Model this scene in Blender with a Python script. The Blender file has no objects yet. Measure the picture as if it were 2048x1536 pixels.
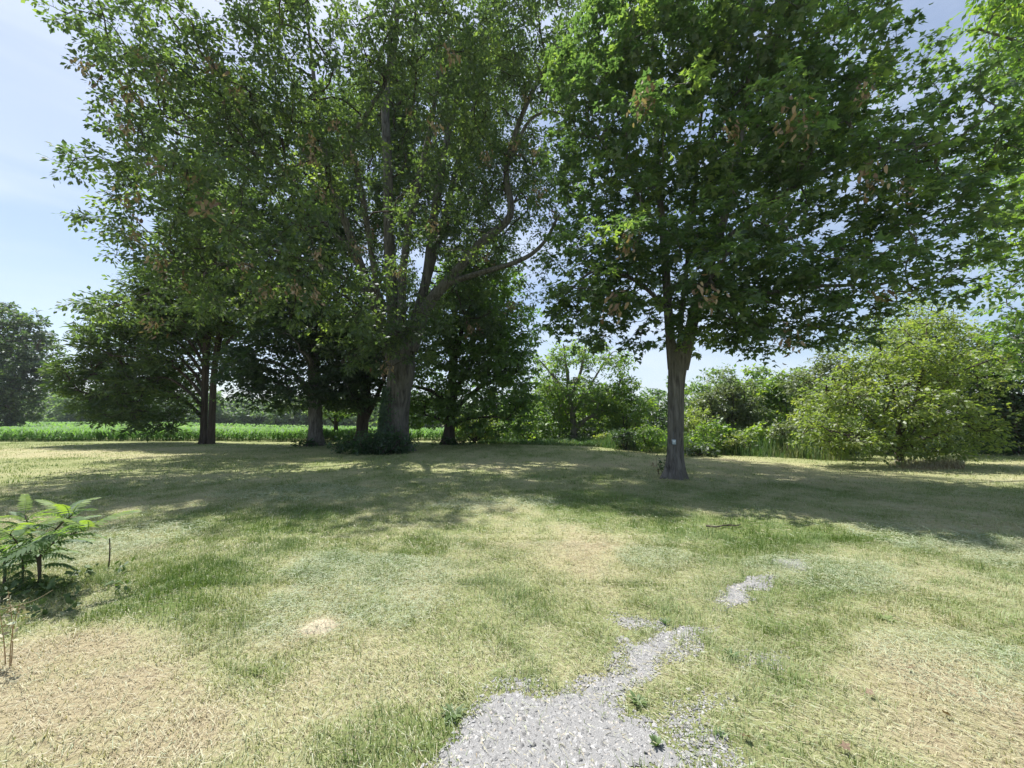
import bpy, math
import numpy as np
from mathutils import Vector

# ------------------------------------------------------------------ camera, world, sun, exposure
SC = bpy.context.scene
COL = SC.collection
FPX, CAMH = 770.0, 1.6                       # focal length in photo pixels, eye height (m)
PITCH = math.atan((840 - 768) / FPX)
cam_d = bpy.data.cameras.new("camera")
cam = bpy.data.objects.new("camera", cam_d)
COL.objects.link(cam)
cam_d.sensor_width = 36.0
cam_d.lens = FPX / 2048 * 36.0
cam_d.clip_start = 0.05
cam_d.clip_end = 3000.0
cam.location = (0, 0, CAMH)
cam.rotation_euler = (math.pi / 2 + PITCH, 0, 0)
SC.camera = cam

SUN_EL, SUN_AZ = math.radians(65), math.radians(-47)     # azimuth from +Y, clockwise positive
world = bpy.data.worlds.new("World")
SC.world = world
world.use_nodes = True
wn, wl = world.node_tree.nodes, world.node_tree.links
wn.clear()
w_out = wn.new("ShaderNodeOutputWorld")
w_bg = wn.new("ShaderNodeBackground")
w_sky = wn.new("ShaderNodeTexSky")
w_sky.sky_type = 'NISHITA'
w_sky.sun_disc = False
w_sky.sun_elevation = SUN_EL
w_sky.sun_rotation = SUN_AZ
w_sky.air_density = 1.0
w_sky.dust_density = 1.2
w_sky.ozone_density = 1.6
# thin cirrus veils over the whole dome
w_tc = wn.new("ShaderNodeTexCoord")
w_map = wn.new("ShaderNodeMapping")
w_map.inputs['Scale'].default_value = (1.2, 0.9, 4.5)
w_map.inputs['Rotation'].default_value = (0.25, 0.3, 0.4)
w_noise = wn.new("ShaderNodeTexNoise")
w_noise.inputs['Scale'].default_value = 1.7
w_noise.inputs['Detail'].default_value = 7
w_noise.inputs['Roughness'].default_value = 0.52
w_noise.inputs['Distortion'].default_value = 0.5
w_ramp = wn.new("ShaderNodeMapRange")
w_ramp.inputs['From Min'].default_value = 0.40
w_ramp.inputs['From Max'].default_value = 0.78
w_ramp.inputs['To Min'].default_value = 0.16
w_ramp.inputs['To Max'].default_value = 0.8
w_mix = wn.new("ShaderNodeMix")
w_mix.data_type = 'RGBA'
w_mix.inputs['B'].default_value = (5.4, 6.0, 7.0, 1)
wl.new(w_tc.outputs['Generated'], w_map.inputs['Vector'])
wl.new(w_map.outputs['Vector'], w_noise.inputs['Vector'])
wl.new(w_noise.outputs['Fac'], w_ramp.inputs['Value'])
wl.new(w_ramp.outputs['Result'], w_mix.inputs['Factor'])
wl.new(w_sky.outputs['Color'], w_mix.inputs['A'])
wl.new(w_mix.outputs['Result'], w_bg.inputs['Color'])
wl.new(w_bg.outputs['Background'], w_out.inputs['Surface'])
w_bg.inputs['Strength'].default_value = 0.10

sun_d = bpy.data.lights.new("sun", 'SUN')
sun = bpy.data.objects.new("sun", sun_d)
COL.objects.link(sun)
sun_d.energy = 5.0
sun_d.angle = math.radians(0.53)
sun_d.color = (1.0, 0.955, 0.88)
to_sun = Vector((math.cos(SUN_EL) * math.sin(SUN_AZ), math.cos(SUN_EL) * math.cos(SUN_AZ), math.sin(SUN_EL)))
sun.rotation_euler = to_sun.to_track_quat('Z', 'Y').to_euler()
sun.location = to_sun * 60

SC.view_settings.view_transform = 'Standard'
SC.view_settings.look = 'None'
SC.view_settings.gamma = 1.0
SC.view_settings.exposure = 0.76
SC.render.engine = 'CYCLES'
SC.cycles.max_bounces = 7
SC.cycles.diffuse_bounces = 3
SC.cycles.transmission_bounces = 4
SC.cycles.glossy_bounces = 2
SC.cycles.use_denoising = True
SC.cycles.sample_clamp_indirect = 6.0

# ------------------------------------------------------------------ helpers
rng = np.random.default_rng(11)
SP, CP = math.sin(PITCH), math.cos(PITCH)

def P(px, py, Y):
    """world point at ground distance Y on the line of sight through photo pixel (px, py)"""
    u, v = (px - 1024) / FPX, (768 - py) / FPX
    t = Y / (CP - v * SP)
    return np.array([t * u, Y, CAMH + t * (SP + v * CP)])

def ground(px, py):
    u, v = (px - 1024) / FPX, (768 - py) / FPX
    t = CAMH / -(SP + v * CP)
    return np.array([t * u, t * (CP - v * SP)])

def sstep(a, b, x):
    t = np.clip((x - a) / (b - a), 0, 1)
    return t * t * (3 - 2 * t)

def hash2(i, j, s):
    n = (i * 374761393 + j * 668265263 + s * 362437) & 0xffffffff
    n = ((n ^ (n >> 13)) * 1274126177) & 0xffffffff
    return ((n ^ (n >> 16)) & 0xffff) / 65535.0

def vnoise(x, y, s=0):
    x, y = np.asarray(x, float), np.asarray(y, float)
    i, j = np.floor(x).astype(np.int64), np.floor(y).astype(np.int64)
    f, g = x - i, y - j
    f, g = f * f * (3 - 2 * f), g * g * (3 - 2 * g)
    a, b, c, d = hash2(i, j, s), hash2(i + 1, j, s), hash2(i, j + 1, s), hash2(i + 1, j + 1, s)
    return (a * (1 - f) + b * f) * (1 - g) + (c * (1 - f) + d * f) * g

def fbm(x, y, s=0, o=4):
    r, a, t = 0, .5, 0
    for k in range(o):
        r = r + a * vnoise(x * 2 ** k, y * 2 ** k, s + k)
        t += a
        a *= .5
    return r / t

def terrain(x, y):
    x, y = np.asarray(x, float), np.asarray(y, float)
    z = 0.10 * (fbm(x / 4.5, y / 4.5, 3, 3) - .5) * sstep(3, 9, y)
    z = z + 0.03 * (fbm(x / .8, y / .8, 9, 2) - .5)
    z = z - 0.022 * (np.clip(x, -95, 60) + 85) * sstep(30, 85, y)
    return z

def norm(a):
    return a / np.maximum(np.linalg.norm(a, axis=-1, keepdims=True), 1e-9)

def build(name, blocks, mat, parent=None, smooth=False):
    """one mesh object out of blocks (verts (n,3), faces (m,k), tint (m,) or None)"""
    V = np.concatenate([b[0] for b in blocks]).astype(np.float32)
    off, loops, sizes, tints = 0, [], [], []
    for b in blocks:
        f = np.asarray(b[1])
        loops.append((f + off).ravel())
        sizes.append(np.full(len(f), f.shape[1]))
        t = b[2] if len(b) > 2 and b[2] is not None else np.zeros(len(f))
        tints.append(np.broadcast_to(np.asarray(t, float), (len(f),)))
        off += len(b[0])
    loops = np.concatenate(loops).astype(np.int32)
    sizes = np.concatenate(sizes).astype(np.int32)
    me = bpy.data.meshes.new(name)
    me.vertices.add(len(V))
    me.vertices.foreach_set("co", V.ravel())
    me.loops.add(len(loops))
    me.loops.foreach_set("vertex_index", loops)
    me.polygons.add(len(sizes))
    me.polygons.foreach_set("loop_start", np.concatenate([[0], np.cumsum(sizes)[:-1]]).astype(np.int32))
    me.polygons.foreach_set("loop_total", sizes)
    if smooth:
        me.polygons.foreach_set("use_smooth", np.ones(len(sizes), bool))
    at = me.attributes.new("tint", 'FLOAT', 'FACE')
    at.data.foreach_set("value", np.concatenate(tints).astype(np.float32))
    me.update(calc_edges=True)
    me.materials.append(mat)
    ob = bpy.data.objects.new(name, me)
    COL.objects.link(ob)
    if parent is not None:
        ob.parent = parent
    return ob

def thing(name, label, cat, loc, group=None):
    o = bpy.data.objects.new(name, None)
    COL.objects.link(o)
    o.empty_display_size = 0.2
    o.location = tuple(float(c) for c in loc)
    o["label"], o["category"] = label, cat
    if group:
        o["group"] = group
    return o

def part(name, blocks, mat, root, smooth=False):
    """mesh given in world coordinates, stored relative to its root"""
    off = np.array(root.location)
    r = root
    while r.parent is not None:
        r = r.parent
        off = off + np.array(r.location)
    bl = [(b[0] - off,) + tuple(b[1:]) for b in blocks]
    return build(name, bl, mat, root, smooth)

def tag(o, label=None, cat=None, group=None, kind=None):
    for k, v in (("label", label), ("category", cat), ("group", group), ("kind", kind)):
        if v:
            o[k] = v
    return o

# ------------------------------------------------------------------ materials
def new_mat(name):
    m = bpy.data.materials.new(name)
    m.use_nodes = True
    n = m.node_tree.nodes
    n.clear()
    return m, n, m.node_tree.links

def ramp_node(n, stops):
    r = n.new("ShaderNodeValToRGB")
    el = r.color_ramp.elements
    while len(el) < len(stops):
        el.new(0.5)
    for e, (p, c) in zip(el, stops):
        e.position = p
        e.color = (*c, 1)
    return r

def leaf_mat(name, stops, trans=2.4, mixf=0.5, gloss=0.055, rough=0.55):
    m, n, l = new_mat(name)
    out = n.new("ShaderNodeOutputMaterial")
    at = n.new("ShaderNodeAttribute")
    at.attribute_name = "tint"
    r = ramp_node(n, stops)
    l.new(at.outputs['Fac'], r.inputs['Fac'])
    dif = n.new("ShaderNodeBsdfDiffuse")
    tra = n.new("ShaderNodeBsdfTranslucent")
    l.new(r.outputs['Color'], dif.inputs['Color'])
    mul = n.new("ShaderNodeMix")
    mul.data_type = 'RGBA'
    mul.blend_type = 'MULTIPLY'
    mul.inputs['Factor'].default_value = 1
    mul.inputs['B'].default_value = (trans * 0.95, trans * 1.06, trans * 0.40, 1)
    l.new(r.outputs['Color'], mul.inputs['A'])
    l.new(mul.outputs['Result'], tra.inputs['Color'])
    mx = n.new("ShaderNodeMixShader")
    mx.inputs['Fac'].default_value = mixf
    l.new(dif.outputs[0], mx.inputs[1])
    l.new(tra.outputs[0], mx.inputs[2])
    gl = n.new("ShaderNodeBsdfGlossy")
    gl.inputs['Roughness'].default_value = rough
    gl.inputs['Color'].default_value = (0.9, 0.95, 1, 1)
    mg = n.new("ShaderNodeMixShader")
    mg.inputs['Fac'].default_value = gloss
    l.new(mx.outputs[0], mg.inputs[1])
    l.new(gl.outputs[0], mg.inputs[2])
    l.new(mg.outputs[0], out.inputs['Surface'])
    return m

def bark_mat(name, c1, c2, scale=9.0, stretch=0.16, bump=0.9, lichen=None):
    m, n, l = new_mat(name)
    out = n.new("ShaderNodeOutputMaterial")
    b = n.new("ShaderNodeBsdfPrincipled")
    b.inputs['Roughness'].default_value = 0.92
    b.inputs['Specular IOR Level'].default_value = 0.15
    tc = n.new("ShaderNodeTexCoord")
    mp = n.new("ShaderNodeMapping")
    mp.inputs['Scale'].default_value = (1, 1, stretch)
    l.new(tc.outputs['Object'], mp.inputs['Vector'])
    no = n.new("ShaderNodeTexNoise")
    no.inputs['Scale'].default_value = scale
    no.inputs['Detail'].default_value = 6
    no.inputs['Roughness'].default_value = 0.62
    no.inputs['Distortion'].default_value = 0.6
    l.new(mp.outputs[0], no.inputs['Vector'])
    vo = n.new("ShaderNodeTexVoronoi")
    vo.feature = 'DISTANCE_TO_EDGE'
    vo.inputs['Scale'].default_value = scale * 1.3
    l.new(mp.outputs[0], vo.inputs['Vector'])
    big = n.new("ShaderNodeTexNoise")
    big.inputs['Scale'].default_value = 1.6
    big.inputs['Detail'].default_value = 4
    l.new(tc.outputs['Object'], big.inputs['Vector'])
    r = ramp_node(n, [(0.3, c1), (0.68, c2)])
    l.new(no.outputs['Fac'], r.inputs['Fac'])
    mx = n.new("ShaderNodeMix")
    mx.data_type = 'RGBA'
    mr = n.new("ShaderNodeMapRange")
    mr.inputs['From Min'].default_value = 0.48
    mr.inputs['From Max'].default_value = 0.66
    mr.inputs['To Max'].default_value = 0.6
    l.new(big.outputs['Fac'], mr.inputs['Value'])
    l.new(mr.outputs[0], mx.inputs['Factor'])
    l.new(r.outputs['Color'], mx.inputs['A'])
    mx.inputs['B'].default_value = (*(lichen or [0.5 * (a + q) for a, q in zip(c1, c2)]), 1)
    l.new(mx.outputs['Result'], b.inputs['Base Color'])
    add = n.new("ShaderNodeMath")
    add.operation = 'ADD'
    sm = n.new("ShaderNodeMath")
    sm.operation = 'MINIMUM'
    sm.inputs[1].default_value = 0.22
    l.new(vo.outputs['Distance'], sm.inputs[0])
    l.new(sm.outputs[0], add.inputs[0])
    l.new(no.outputs['Fac'], add.inputs[1])
    bp = n.new("ShaderNodeBump")
    bp.inputs['Strength'].default_value = bump
    bp.inputs['Distance'].default_value = 0.11
    l.new(add.outputs[0], bp.inputs['Height'])
    l.new(bp.outputs[0], b.inputs['Normal'])
    l.new(b.outputs[0], out.inputs['Surface'])
    return m

def plain_mat(name, c, rough=0.8, var=0.25, scale=20.0, metallic=0.0):
    m, n, l = new_mat(name)
    out = n.new("ShaderNodeOutputMaterial")
    b = n.new("ShaderNodeBsdfPrincipled")
    b.inputs['Roughness'].default_value = rough
    b.inputs['Metallic'].default_value = metallic
    tc = n.new("ShaderNodeTexCoord")
    no = n.new("ShaderNodeTexNoise")
    no.inputs['Scale'].default_value = scale
    no.inputs['Detail'].default_value = 5
    l.new(tc.outputs['Object'], no.inputs['Vector'])
    r = ramp_node(n, [(0.3, [q * (1 - var) for q in c]), (0.7, [min(1, q * (1 + var)) for q in c])])
    l.new(no.outputs['Fac'], r.inputs['Fac'])
    l.new(r.outputs['Color'], b.inputs['Base Color'])
    l.new(b.outputs[0], out.inputs['Surface'])
    return m

M = {}
M['oak_leaf'] = leaf_mat("oak_leaf", [(0, (0.036, 0.060, 0.030)), (0.6, (0.066, 0.098, 0.042)), (1, (0.125, 0.160, 0.052))], trans=3.1, mixf=.52)
M['maple_leaf'] = leaf_mat("maple_leaf", [(0, (0.034, 0.062, 0.033)), (0.6, (0.060, 0.096, 0.044)), (1, (0.110, 0.146, 0.048))], trans=3.5, mixf=.52)
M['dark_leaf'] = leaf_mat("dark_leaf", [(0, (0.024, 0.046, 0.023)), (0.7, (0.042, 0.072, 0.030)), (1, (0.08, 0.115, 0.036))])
M['cedar_leaf'] = leaf_mat("cedar_leaf", [(0, (0.038, 0.066, 0.024)), (0.6, (0.070, 0.108, 0.034)), (1, (0.12, 0.155, 0.044))], trans=2.2, mixf=0.45, gloss=0.03)
M['bright_leaf'] = leaf_mat("bright_leaf", [(0, (0.074, 0.132, 0.032)), (0.6, (0.122, 0.19, 0.042)), (1, (0.19, 0.24, 0.05))])
M['yellow_leaf'] = leaf_mat("yellow_leaf", [(0, (0.105, 0.145, 0.045)), (0.6, (0.165, 0.205, 0.065)), (1, (0.25, 0.26, 0.08))])
M['olive_leaf'] = leaf_mat("olive_leaf", [(0, (0.100, 0.130, 0.065)), (0.6, (0.150, 0.185, 0.095)), (1, (0.22, 0.245, 0.13))], trans=1.6, mixf=0.42)
M['far_leaf'] = leaf_mat("far_leaf", [(0, (0.055, 0.095, 0.045)), (0.6, (0.085, 0.135, 0.060)), (1, (0.13, 0.175, 0.075))])
M['corn_leaf'] = leaf_mat("corn_leaf", [(0, (0.08, 0.16, 0.045)), (0.6, (0.14, 0.25, 0.08)), (1, (0.165, 0.285, 0.10))], trans=1.6, gloss=0.025, rough=.6)
M['reed_leaf'] = leaf_mat("reed_leaf", [(0, (0.22, 0.24, 0.12)), (0.2, (0.12, 0.19, 0.07)), (0.6, (0.085, 0.165, 0.06)), (1, (0.13, 0.215, 0.085))], trans=1.3, mixf=.35, gloss=.03)
M['dead_leaf'] = leaf_mat("dead_leaf", [(0, (0.17, 0.105, 0.07)), (0.5, (0.31, 0.22, 0.15)), (1, (0.44, 0.34, 0.24))], trans=1.0, mixf=0.3, gloss=.03)
M['sapling_leaf'] = leaf_mat("sapling_leaf", [(0, (0.10, 0.165, 0.08)), (0.6, (0.145, 0.225, 0.095)), (1, (0.23, 0.31, 0.075))], trans=1.5, gloss=0.03, rough=.6)
M['weed_leaf'] = leaf_mat("weed_leaf", [(0, (0.07, 0.11, 0.045)), (0.6, (0.12, 0.18, 0.065)), (1, (0.2, 0.27, 0.09))], trans=1.2, mixf=.35, gloss=.03)
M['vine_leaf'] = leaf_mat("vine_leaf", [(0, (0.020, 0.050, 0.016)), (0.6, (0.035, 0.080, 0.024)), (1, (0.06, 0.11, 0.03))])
M['grass'] = leaf_mat("grass", [(0, (0.46, 0.41, 0.27)), (0.28, (0.41, 0.41, 0.24)), (0.5, (0.31, 0.35, 0.17)), (0.75, (0.205, 0.27, 0.095)), (1, (0.13, 0.21, 0.05))], trans=1.0, mixf=0.22, gloss=0.03)
M['straw'] = leaf_mat("straw", [(0, (0.34, 0.27, 0.17)), (0.5, (0.46, 0.43, 0.29)), (1, (0.34, 0.41, 0.27))], trans=0.8, mixf=0.15, gloss=0.03)
M['oak_bark'] = bark_mat("oak_bark", (0.032, 0.029, 0.026), (0.20, 0.19, 0.175), 8.0, 0.14, 1.0, (0.17, 0.165, 0.15))
M['maple_bark'] = bark_mat("maple_bark", (0.045, 0.041, 0.037), (0.235, 0.222, 0.205), 14.0, 0.12, 0.8, (0.14, 0.135, 0.115))
M['dark_bark'] = bark_mat("dark_bark", (0.035, 0.03, 0.025), (0.12, 0.10, 0.085), 8.0, 0.14, 0.9)
M['pale_bark'] = bark_mat("pale_bark", (0.12, 0.105, 0.09), (0.30, 0.275, 0.245), 8.0, 0.2, 0.7)
M['cedar_bark'] = bark_mat("cedar_bark", (0.035, 0.028, 0.023), (0.115, 0.095, 0.08), 10.0, 0.08, 0.9)
M['twig'] = plain_mat("twig", (0.075, 0.058, 0.045), 0.9)
M['dead_stem'] = plain_mat("dead_stem", (0.36, 0.24, 0.13), 0.9)

# ------------------------------------------------------------------ tubes
def tube(pts, rad, sides=8, rough=0.0, flare=None, seed=0, ridge=0.0):
    pts = np.asarray(pts, float)
    rad = np.asarray(rad, float)
    n = len(pts)
    T = np.gradient(pts, axis=0)
    T = norm(T)
    ref = np.array([0.0, 1.0, 0.13]) if abs(T[0][1]) < 0.9 else np.array([1.0, 0, 0.1])
    V = []
    u = norm(np.cross(T[0], ref))
    for i in range(n):
        u = norm(u - T[i] * np.dot(u, T[i]))
        w = np.cross(T[i], u)
        a = np.linspace(0, 2 * math.pi, sides, endpoint=False)
        r = np.full(sides, rad[i])
        if rough:
            r = r * (1 + rough * (fbm(np.cos(a) * 2.2 + 9, np.sin(a) * 2.2 + i * 0.22 + seed * 3.1, seed, 3) - .5) * 2)
        if flare is not None and flare[i] > 0:
            r = r * (1 + flare[i] * np.clip(np.cos(a * 5 + seed) * .5 + np.cos(a * 3 + 1.3 + seed) * .5, -.2, 1))
        if ridge:
            w_ = a + .25 * (fbm(a * 2 + 5, a * 0 + i * .35, seed + 4, 3) - .5)
            r = r * (1 + ridge * (np.abs(np.sin(w_ * 9)) ** .6 - .6) + ridge * .8 * (fbm(a * 9, a * 0 + i * .8, seed + 8, 2) - .5))
        V.append(pts[i] + np.outer(np.cos(a) * r, u) + np.outer(np.sin(a) * r, w))
    V = np.concatenate(V)
    i, j = np.meshgrid(np.arange(n - 1), np.arange(sides), indexing='ij')
    a, b = i * sides + j, i * sides + (j + 1) % sides
    F = np.stack([a, b, b + sides, a + sides], -1).reshape(-1, 4)
    return V, F

def smooth_path(pts, k=4):
    """Catmull-Rom through rows of pts (any width)"""
    p = np.asarray(pts, float)
    p = np.vstack([2 * p[0] - p[1], p, 2 * p[-1] - p[-2]])
    out = []
    for i in range(1, len(p) - 2):
        for t in np.arange(k) / k:
            out.append(0.5 * ((2 * p[i]) + (p[i + 1] - p[i - 1]) * t + (2 * p[i - 1] - 5 * p[i] + 4 * p[i + 1] - p[i + 2]) * t * t
                              + (3 * p[i] - p[i - 1] - 3 * p[i + 1] + p[i + 2]) * t ** 3))
    out.append(p[-2])
    return np.array(out)

def twig_tubes(A, B, ra, rb):
    """many straight 3-sided twigs at once"""
    n = len(A)
    T = norm(B - A)
    ref = np.where(np.abs(T[:, 2:3]) > .9, [[1., 0, 0]], [[0, 0, 1.]])
    u = norm(np.cross(T, ref))
    w = np.cross(T, u)
    V = np.zeros((n, 6, 3))
    for k in range(3):
        c, s = math.cos(k * 2.0944), math.sin(k * 2.0944)
        V[:, k] = A + (c * u + s * w) * ra
        V[:, k + 3] = B + (c * u + s * w) * rb
    base = (np.arange(n) * 6)[:, None]
    F = np.concatenate([base + np.array([k, (k + 1) % 3, 3 + (k + 1) % 3, 3 + k]) for k in range(3)])
    return V.reshape(-1, 3), F

# ------------------------------------------------------------------ leaf shapes (x along the leaf, y across)
SHAPES = {
    'diamond': [(0, 0), (.45, .30), (1, 0), (.45, -.30)],
    'oval': [(0, 0), (.3, .25), (.75, .22), (1, 0), (.75, -.22), (.3, -.25)],
    'oak': [(0, 0), (.6, .26), (1, 0), (.6, -.26)],
    'maple': [(0, 0), (.30, .56), (.48, .20), (1, 0), (.48, -.20), (.30, -.56)],
    'maple_full': [(0, 0), (.02, .46), (.30, .30), (.52, .56), (.58, .20), (1, 0), (.58, -.20), (.52, -.56), (.30, -.30), (.02, -.46)],
    'needle': [(0, 0), (.5, .075), (1, 0), (.5, -.075)],
    'spray': [(0, 0), (.55, .13), (1, 0), (.35, -.13)],
}

def leaves(pos, axis, nrm, size, shape, tint, curl=0.18):
    S = np.array(SHAPES[shape])
    axis = norm(axis)
    b = norm(np.cross(nrm, axis))
    n = np.cross(axis, b)
    k = len(S)
    x, y = S[:, 0], S[:, 1]
    z = -curl * x ** 2 + 0.35 * curl * np.abs(y) * 2
    s = size[:, None, None]
    V = pos[:, None, :] + s * (x[None, :, None] * axis[:, None, :] + y[None, :, None] * b[:, None, :] + z[None, :, None] * n[:, None, :])
    F = np.arange(len(pos) * k).reshape(-1, k)
    return V.reshape(-1, 3), F, tint

def rdir(n, r=None):
    return norm((r or rng).normal(size=(n, 3)))

# ------------------------------------------------------------------ tree machinery
def lobe_points(lobes, spacing, r, shell=0.5):
    """cluster centres inside ellipsoids (px, py, Y, rx px, ry px, rY m[, density])"""
    out = []
    for lb in lobes:
        c = P(*lb[:3])
        k = lb[2] / FPX
        rad = np.array([lb[3] * k, lb[5], lb[4] * k])
        dens = lb[6] if len(lb) > 6 else 1.0
        vol = 4.19 * rad.prod()
        n = max(3, int(vol / spacing ** 3 * dens))
        d = rdir(n, r)
        q = (shell + (1 - shell) * r.random(n) ** 0.6)[:, None]
        out.append(c + d * q * rad)
    return np.concatenate(out)

def grow(nodes, dirs, att, r, step=0.5, sag=0.0):
    """connect every attractor to the growing skeleton; returns node positions, parents, paths, cluster directions"""
    n0 = len(nodes)
    cap = n0 + len(att) * 14
    pos = np.zeros((cap, 3))
    dr = np.zeros((cap, 3))
    par = np.full(cap, -1)
    pos[:n0], dr[:n0] = nodes, dirs
    n = n0
    d0 = np.array([np.min(((nodes - a) ** 2).sum(1)) for a in att])
    order = np.argsort(d0)
    paths, cdir, tip = [], np.zeros((len(att), 3)), np.zeros(len(att), int)
    for ai in order:
        a = att[ai]
        dv = a - pos[:n]
        dist = np.sqrt((dv ** 2).sum(1))
        cosang = (dv * dr[:n]).sum(1) / np.maximum(dist, 1e-6)
        cost = dist * (1.25 - 0.35 * cosang)
        j = int(np.argmin(cost))
        d = dist[j]
        k = int(np.clip(math.ceil(d / step), 1, 12))
        c = pos[j] + dr[j] * d * 0.38 + np.array([0, 0, 0.10 * d])
        t = np.linspace(0, 1, k + 1)[1:, None]
        pts = (1 - t) ** 2 * pos[j] + 2 * t * (1 - t) * c + t * t * a
        if k > 2:
            pts[:-1] += r.normal(size=(k - 1, 3)) * 0.05 * step
        ids = [j]
        for q in range(k):
            if n >= cap:
                break
            pos[n] = pts[q]
            par[n] = ids[-1]
            dr[n] = norm(pts[q] - pos[ids[-1]])
            ids.append(n)
            n += 1
        paths.append(ids)
        cdir[ai] = dr[ids[-1]]
        tip[ai] = ids[-1]
    return pos[:n], par[:n], paths, cdir, tip

def make_tree(name, label, cat, trunk, limbs, lobes, leaf, bark, shape='diamond', lsize=0.12, spacing=0.9, per=40,
              spray=0.7, flat=0.55, droop=0.25, group=None, seed=1, shell=0.5, dead=0, tint_bias=0.0, twr=0.006,
              trunk_sides=14, base_xy=None, upness=1.0, rmax=None, size_var=0.3, skirt=None, step=0.5, limb_name='limb', twigs=2, ridge=0.0):
    r = np.random.default_rng(seed)
    tr = np.array([[*P(q[0], q[1], q[2]), q[3] * q[2] / FPX] for q in trunk])
    bz = float(terrain(tr[0, 0], tr[0, 1]))
    tr[0, 2] = bz - 0.25
    root = thing(name, label, cat, (tr[0, 0], tr[0, 1], bz), group)
    tp = smooth_path(tr, 9 if ridge else 5)
    h = tp[:, 2] - bz
    flare = np.clip(1 - h / max(0.9, tr[0, 3] * 2.2), 0, 1) ** 1.5 * 0.6
    V, F = tube(tp[:, :3], tp[:, 3], trunk_sides * 2, 0.10, flare, seed, ridge=ridge)
    part('trunk', [(V, F)], M[bark], root, True)
    nodes, dirs, nrad = [], [], []
    for q in tp[int(len(tp) * .6):]:
        nodes.append(q[:3]); dirs.append([0, 0, 1]); nrad.append(q[3])
    for li, L in enumerate(limbs):
        la = np.array([[*P(q[0], q[1], q[2]), q[3] * q[2] / FPX] for q in L])
        lp = smooth_path(la, 5)
        lp[:, :3] += (np.cumsum(r.normal(size=(len(lp), 3)), 0) * 0.012 * np.linspace(0, 1, len(lp))[:, None])
        V, F = tube(lp[:, :3], lp[:, 3], 12 if lp[0, 3] > .12 else 8, 0.08, None, seed + li)
        part(limb_name, [(V, F)], M[bark], root, True)
        T = norm(np.gradient(lp[:, :3], axis=0))
        for q, t in list(zip(lp, T))[len(lp) // 5:]:
            nodes.append(q[:3]); dirs.append(t); nrad.append(q[3])
    nodes, dirs = np.array(nodes), np.array(dirs)
    att = lobe_points(lobes, spacing, r, shell)
    att = att[att[:, 2] > terrain(att[:, 0], att[:, 1]) + 0.12]
    pos, par, paths, cdir, tip = grow(nodes, dirs, att, r, step)
    cnt = np.zeros(len(pos))
    for tpi in tip:
        q = tpi
        while q >= 0:
            cnt[q] += 1
            q = par[q]
    rad = twr * 1.5 * np.maximum(cnt, 1) ** 0.46
    if rmax:
        rad = np.minimum(rad, rmax)
    rad[:len(nodes)] = np.minimum(rad[:len(nodes)] * 1.05, np.array(nrad))
    blocks = []
    for ids in paths:
        p = pos[ids]
        rr = rad[ids].copy()
        rr[0] = min(rr[0], rr[1] * 1.4)
        if len(p) < 2:
            continue
        blocks.append(tube(p, rr, 6 if rr[0] > .05 and twigs else (4 if rr[0] > 0.025 and twigs else 3)))
    # sprays
    n = len(att)
    tw = 5
    D = np.repeat(cdir, tw, 0)
    C = np.repeat(att, tw, 0)
    td = D * 0.55 + rdir(n * tw, r)
    td[:, 2] *= flat
    td = norm(td)
    ln = spray * (0.45 + 0.55 * r.random(n * tw))
    td2 = td.copy()
    E = C + td * ln[:, None]
    E[:, 2] -= droop * ln * 0.5
    if twigs:
        sel = np.arange(n * tw) % tw < twigs
        blocks.append(twig_tubes(C[sel], E[sel], twr * 0.9, twr * 0.4))
    part('branches', blocks, M[bark if bark != 'oak_bark' else 'dark_bark'], root, True)['kind'] = 'stuff'
    lp = max(1, per // tw)
    m = n * tw * lp
    ti = np.repeat(np.arange(n * tw), lp)
    t = (0.2 + 0.88 * r.random(m) ** .65)[:, None]
    side = rdir(m, r)
    side[:, 2] *= flat
    base = C[ti] * (1 - t) + E[ti] * t + side * spray * 0.14
    ax = norm(td[ti] * 0.6 + side * 0.9)
    ax[:, 2] -= droop * (0.5 + r.random(m))
    nr = rdir(m, r) * 0.75
    nr[:, 2] += upness
    sz = lsize * (1 + size_var * r.normal(size=m)).clip(.45, 1.7)
    ctint = np.clip(r.normal(.45 + tint_bias, .2, n), 0, 1)
    tint = np.clip(np.repeat(ctint, tw * lp) + r.normal(0, .16, m), 0, 1)
    part('crown', [leaves(base, ax, nr, sz, shape, tint)], M[leaf], root)
    if dead:
        proto = None
        cells = {}
        for a_ in att:
            key = (int(a_[0] / a_[1] * 16), int((a_[2] - CAMH) / a_[1] * 16))
            if key not in cells or cells[key][1] > a_[1]:
                cells[key] = a_
        vis = np.array([a_ for a_ in cells.values() if a_[2] < 1.05 * a_[1] + CAMH])
        vis = vis + norm(np.array([0, 0, CAMH]) - vis) * spray * .8
        pick = vis[r.choice(len(vis), min(dead, len(vis)), replace=False)]
        for c in pick:
            if proto is None:
                k = 30
                bp = r.normal(size=(k, 3)) * np.array([.13, .13, .17])
                a = rdir(k, r) * .6
                a[:, 2] -= 1.0
                V, F, tt = leaves(bp, a, rdir(k, r), min(lsize, .15) * (0.55 + .5 * r.random(k)), 'oval', r.random(k), 0.6)
                proto = tag(build('withered_leaf_cluster', [(V, F, tt)], M['dead_leaf'], root), kind='stuff')
                ob = proto
            else:
                ob = proto.copy()
                COL.objects.link(ob)
                ob.parent = root
            ob.location = tuple(c + r.normal(size=3) * .1 - np.array(root.location))
            ob.rotation_euler = (r.normal() * .3, r.normal() * .3, r.random() * 6.28)
            s = .8 + .7 * r.random()
            ob.scale = (s, s, s * 1.1)
    return root

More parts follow.
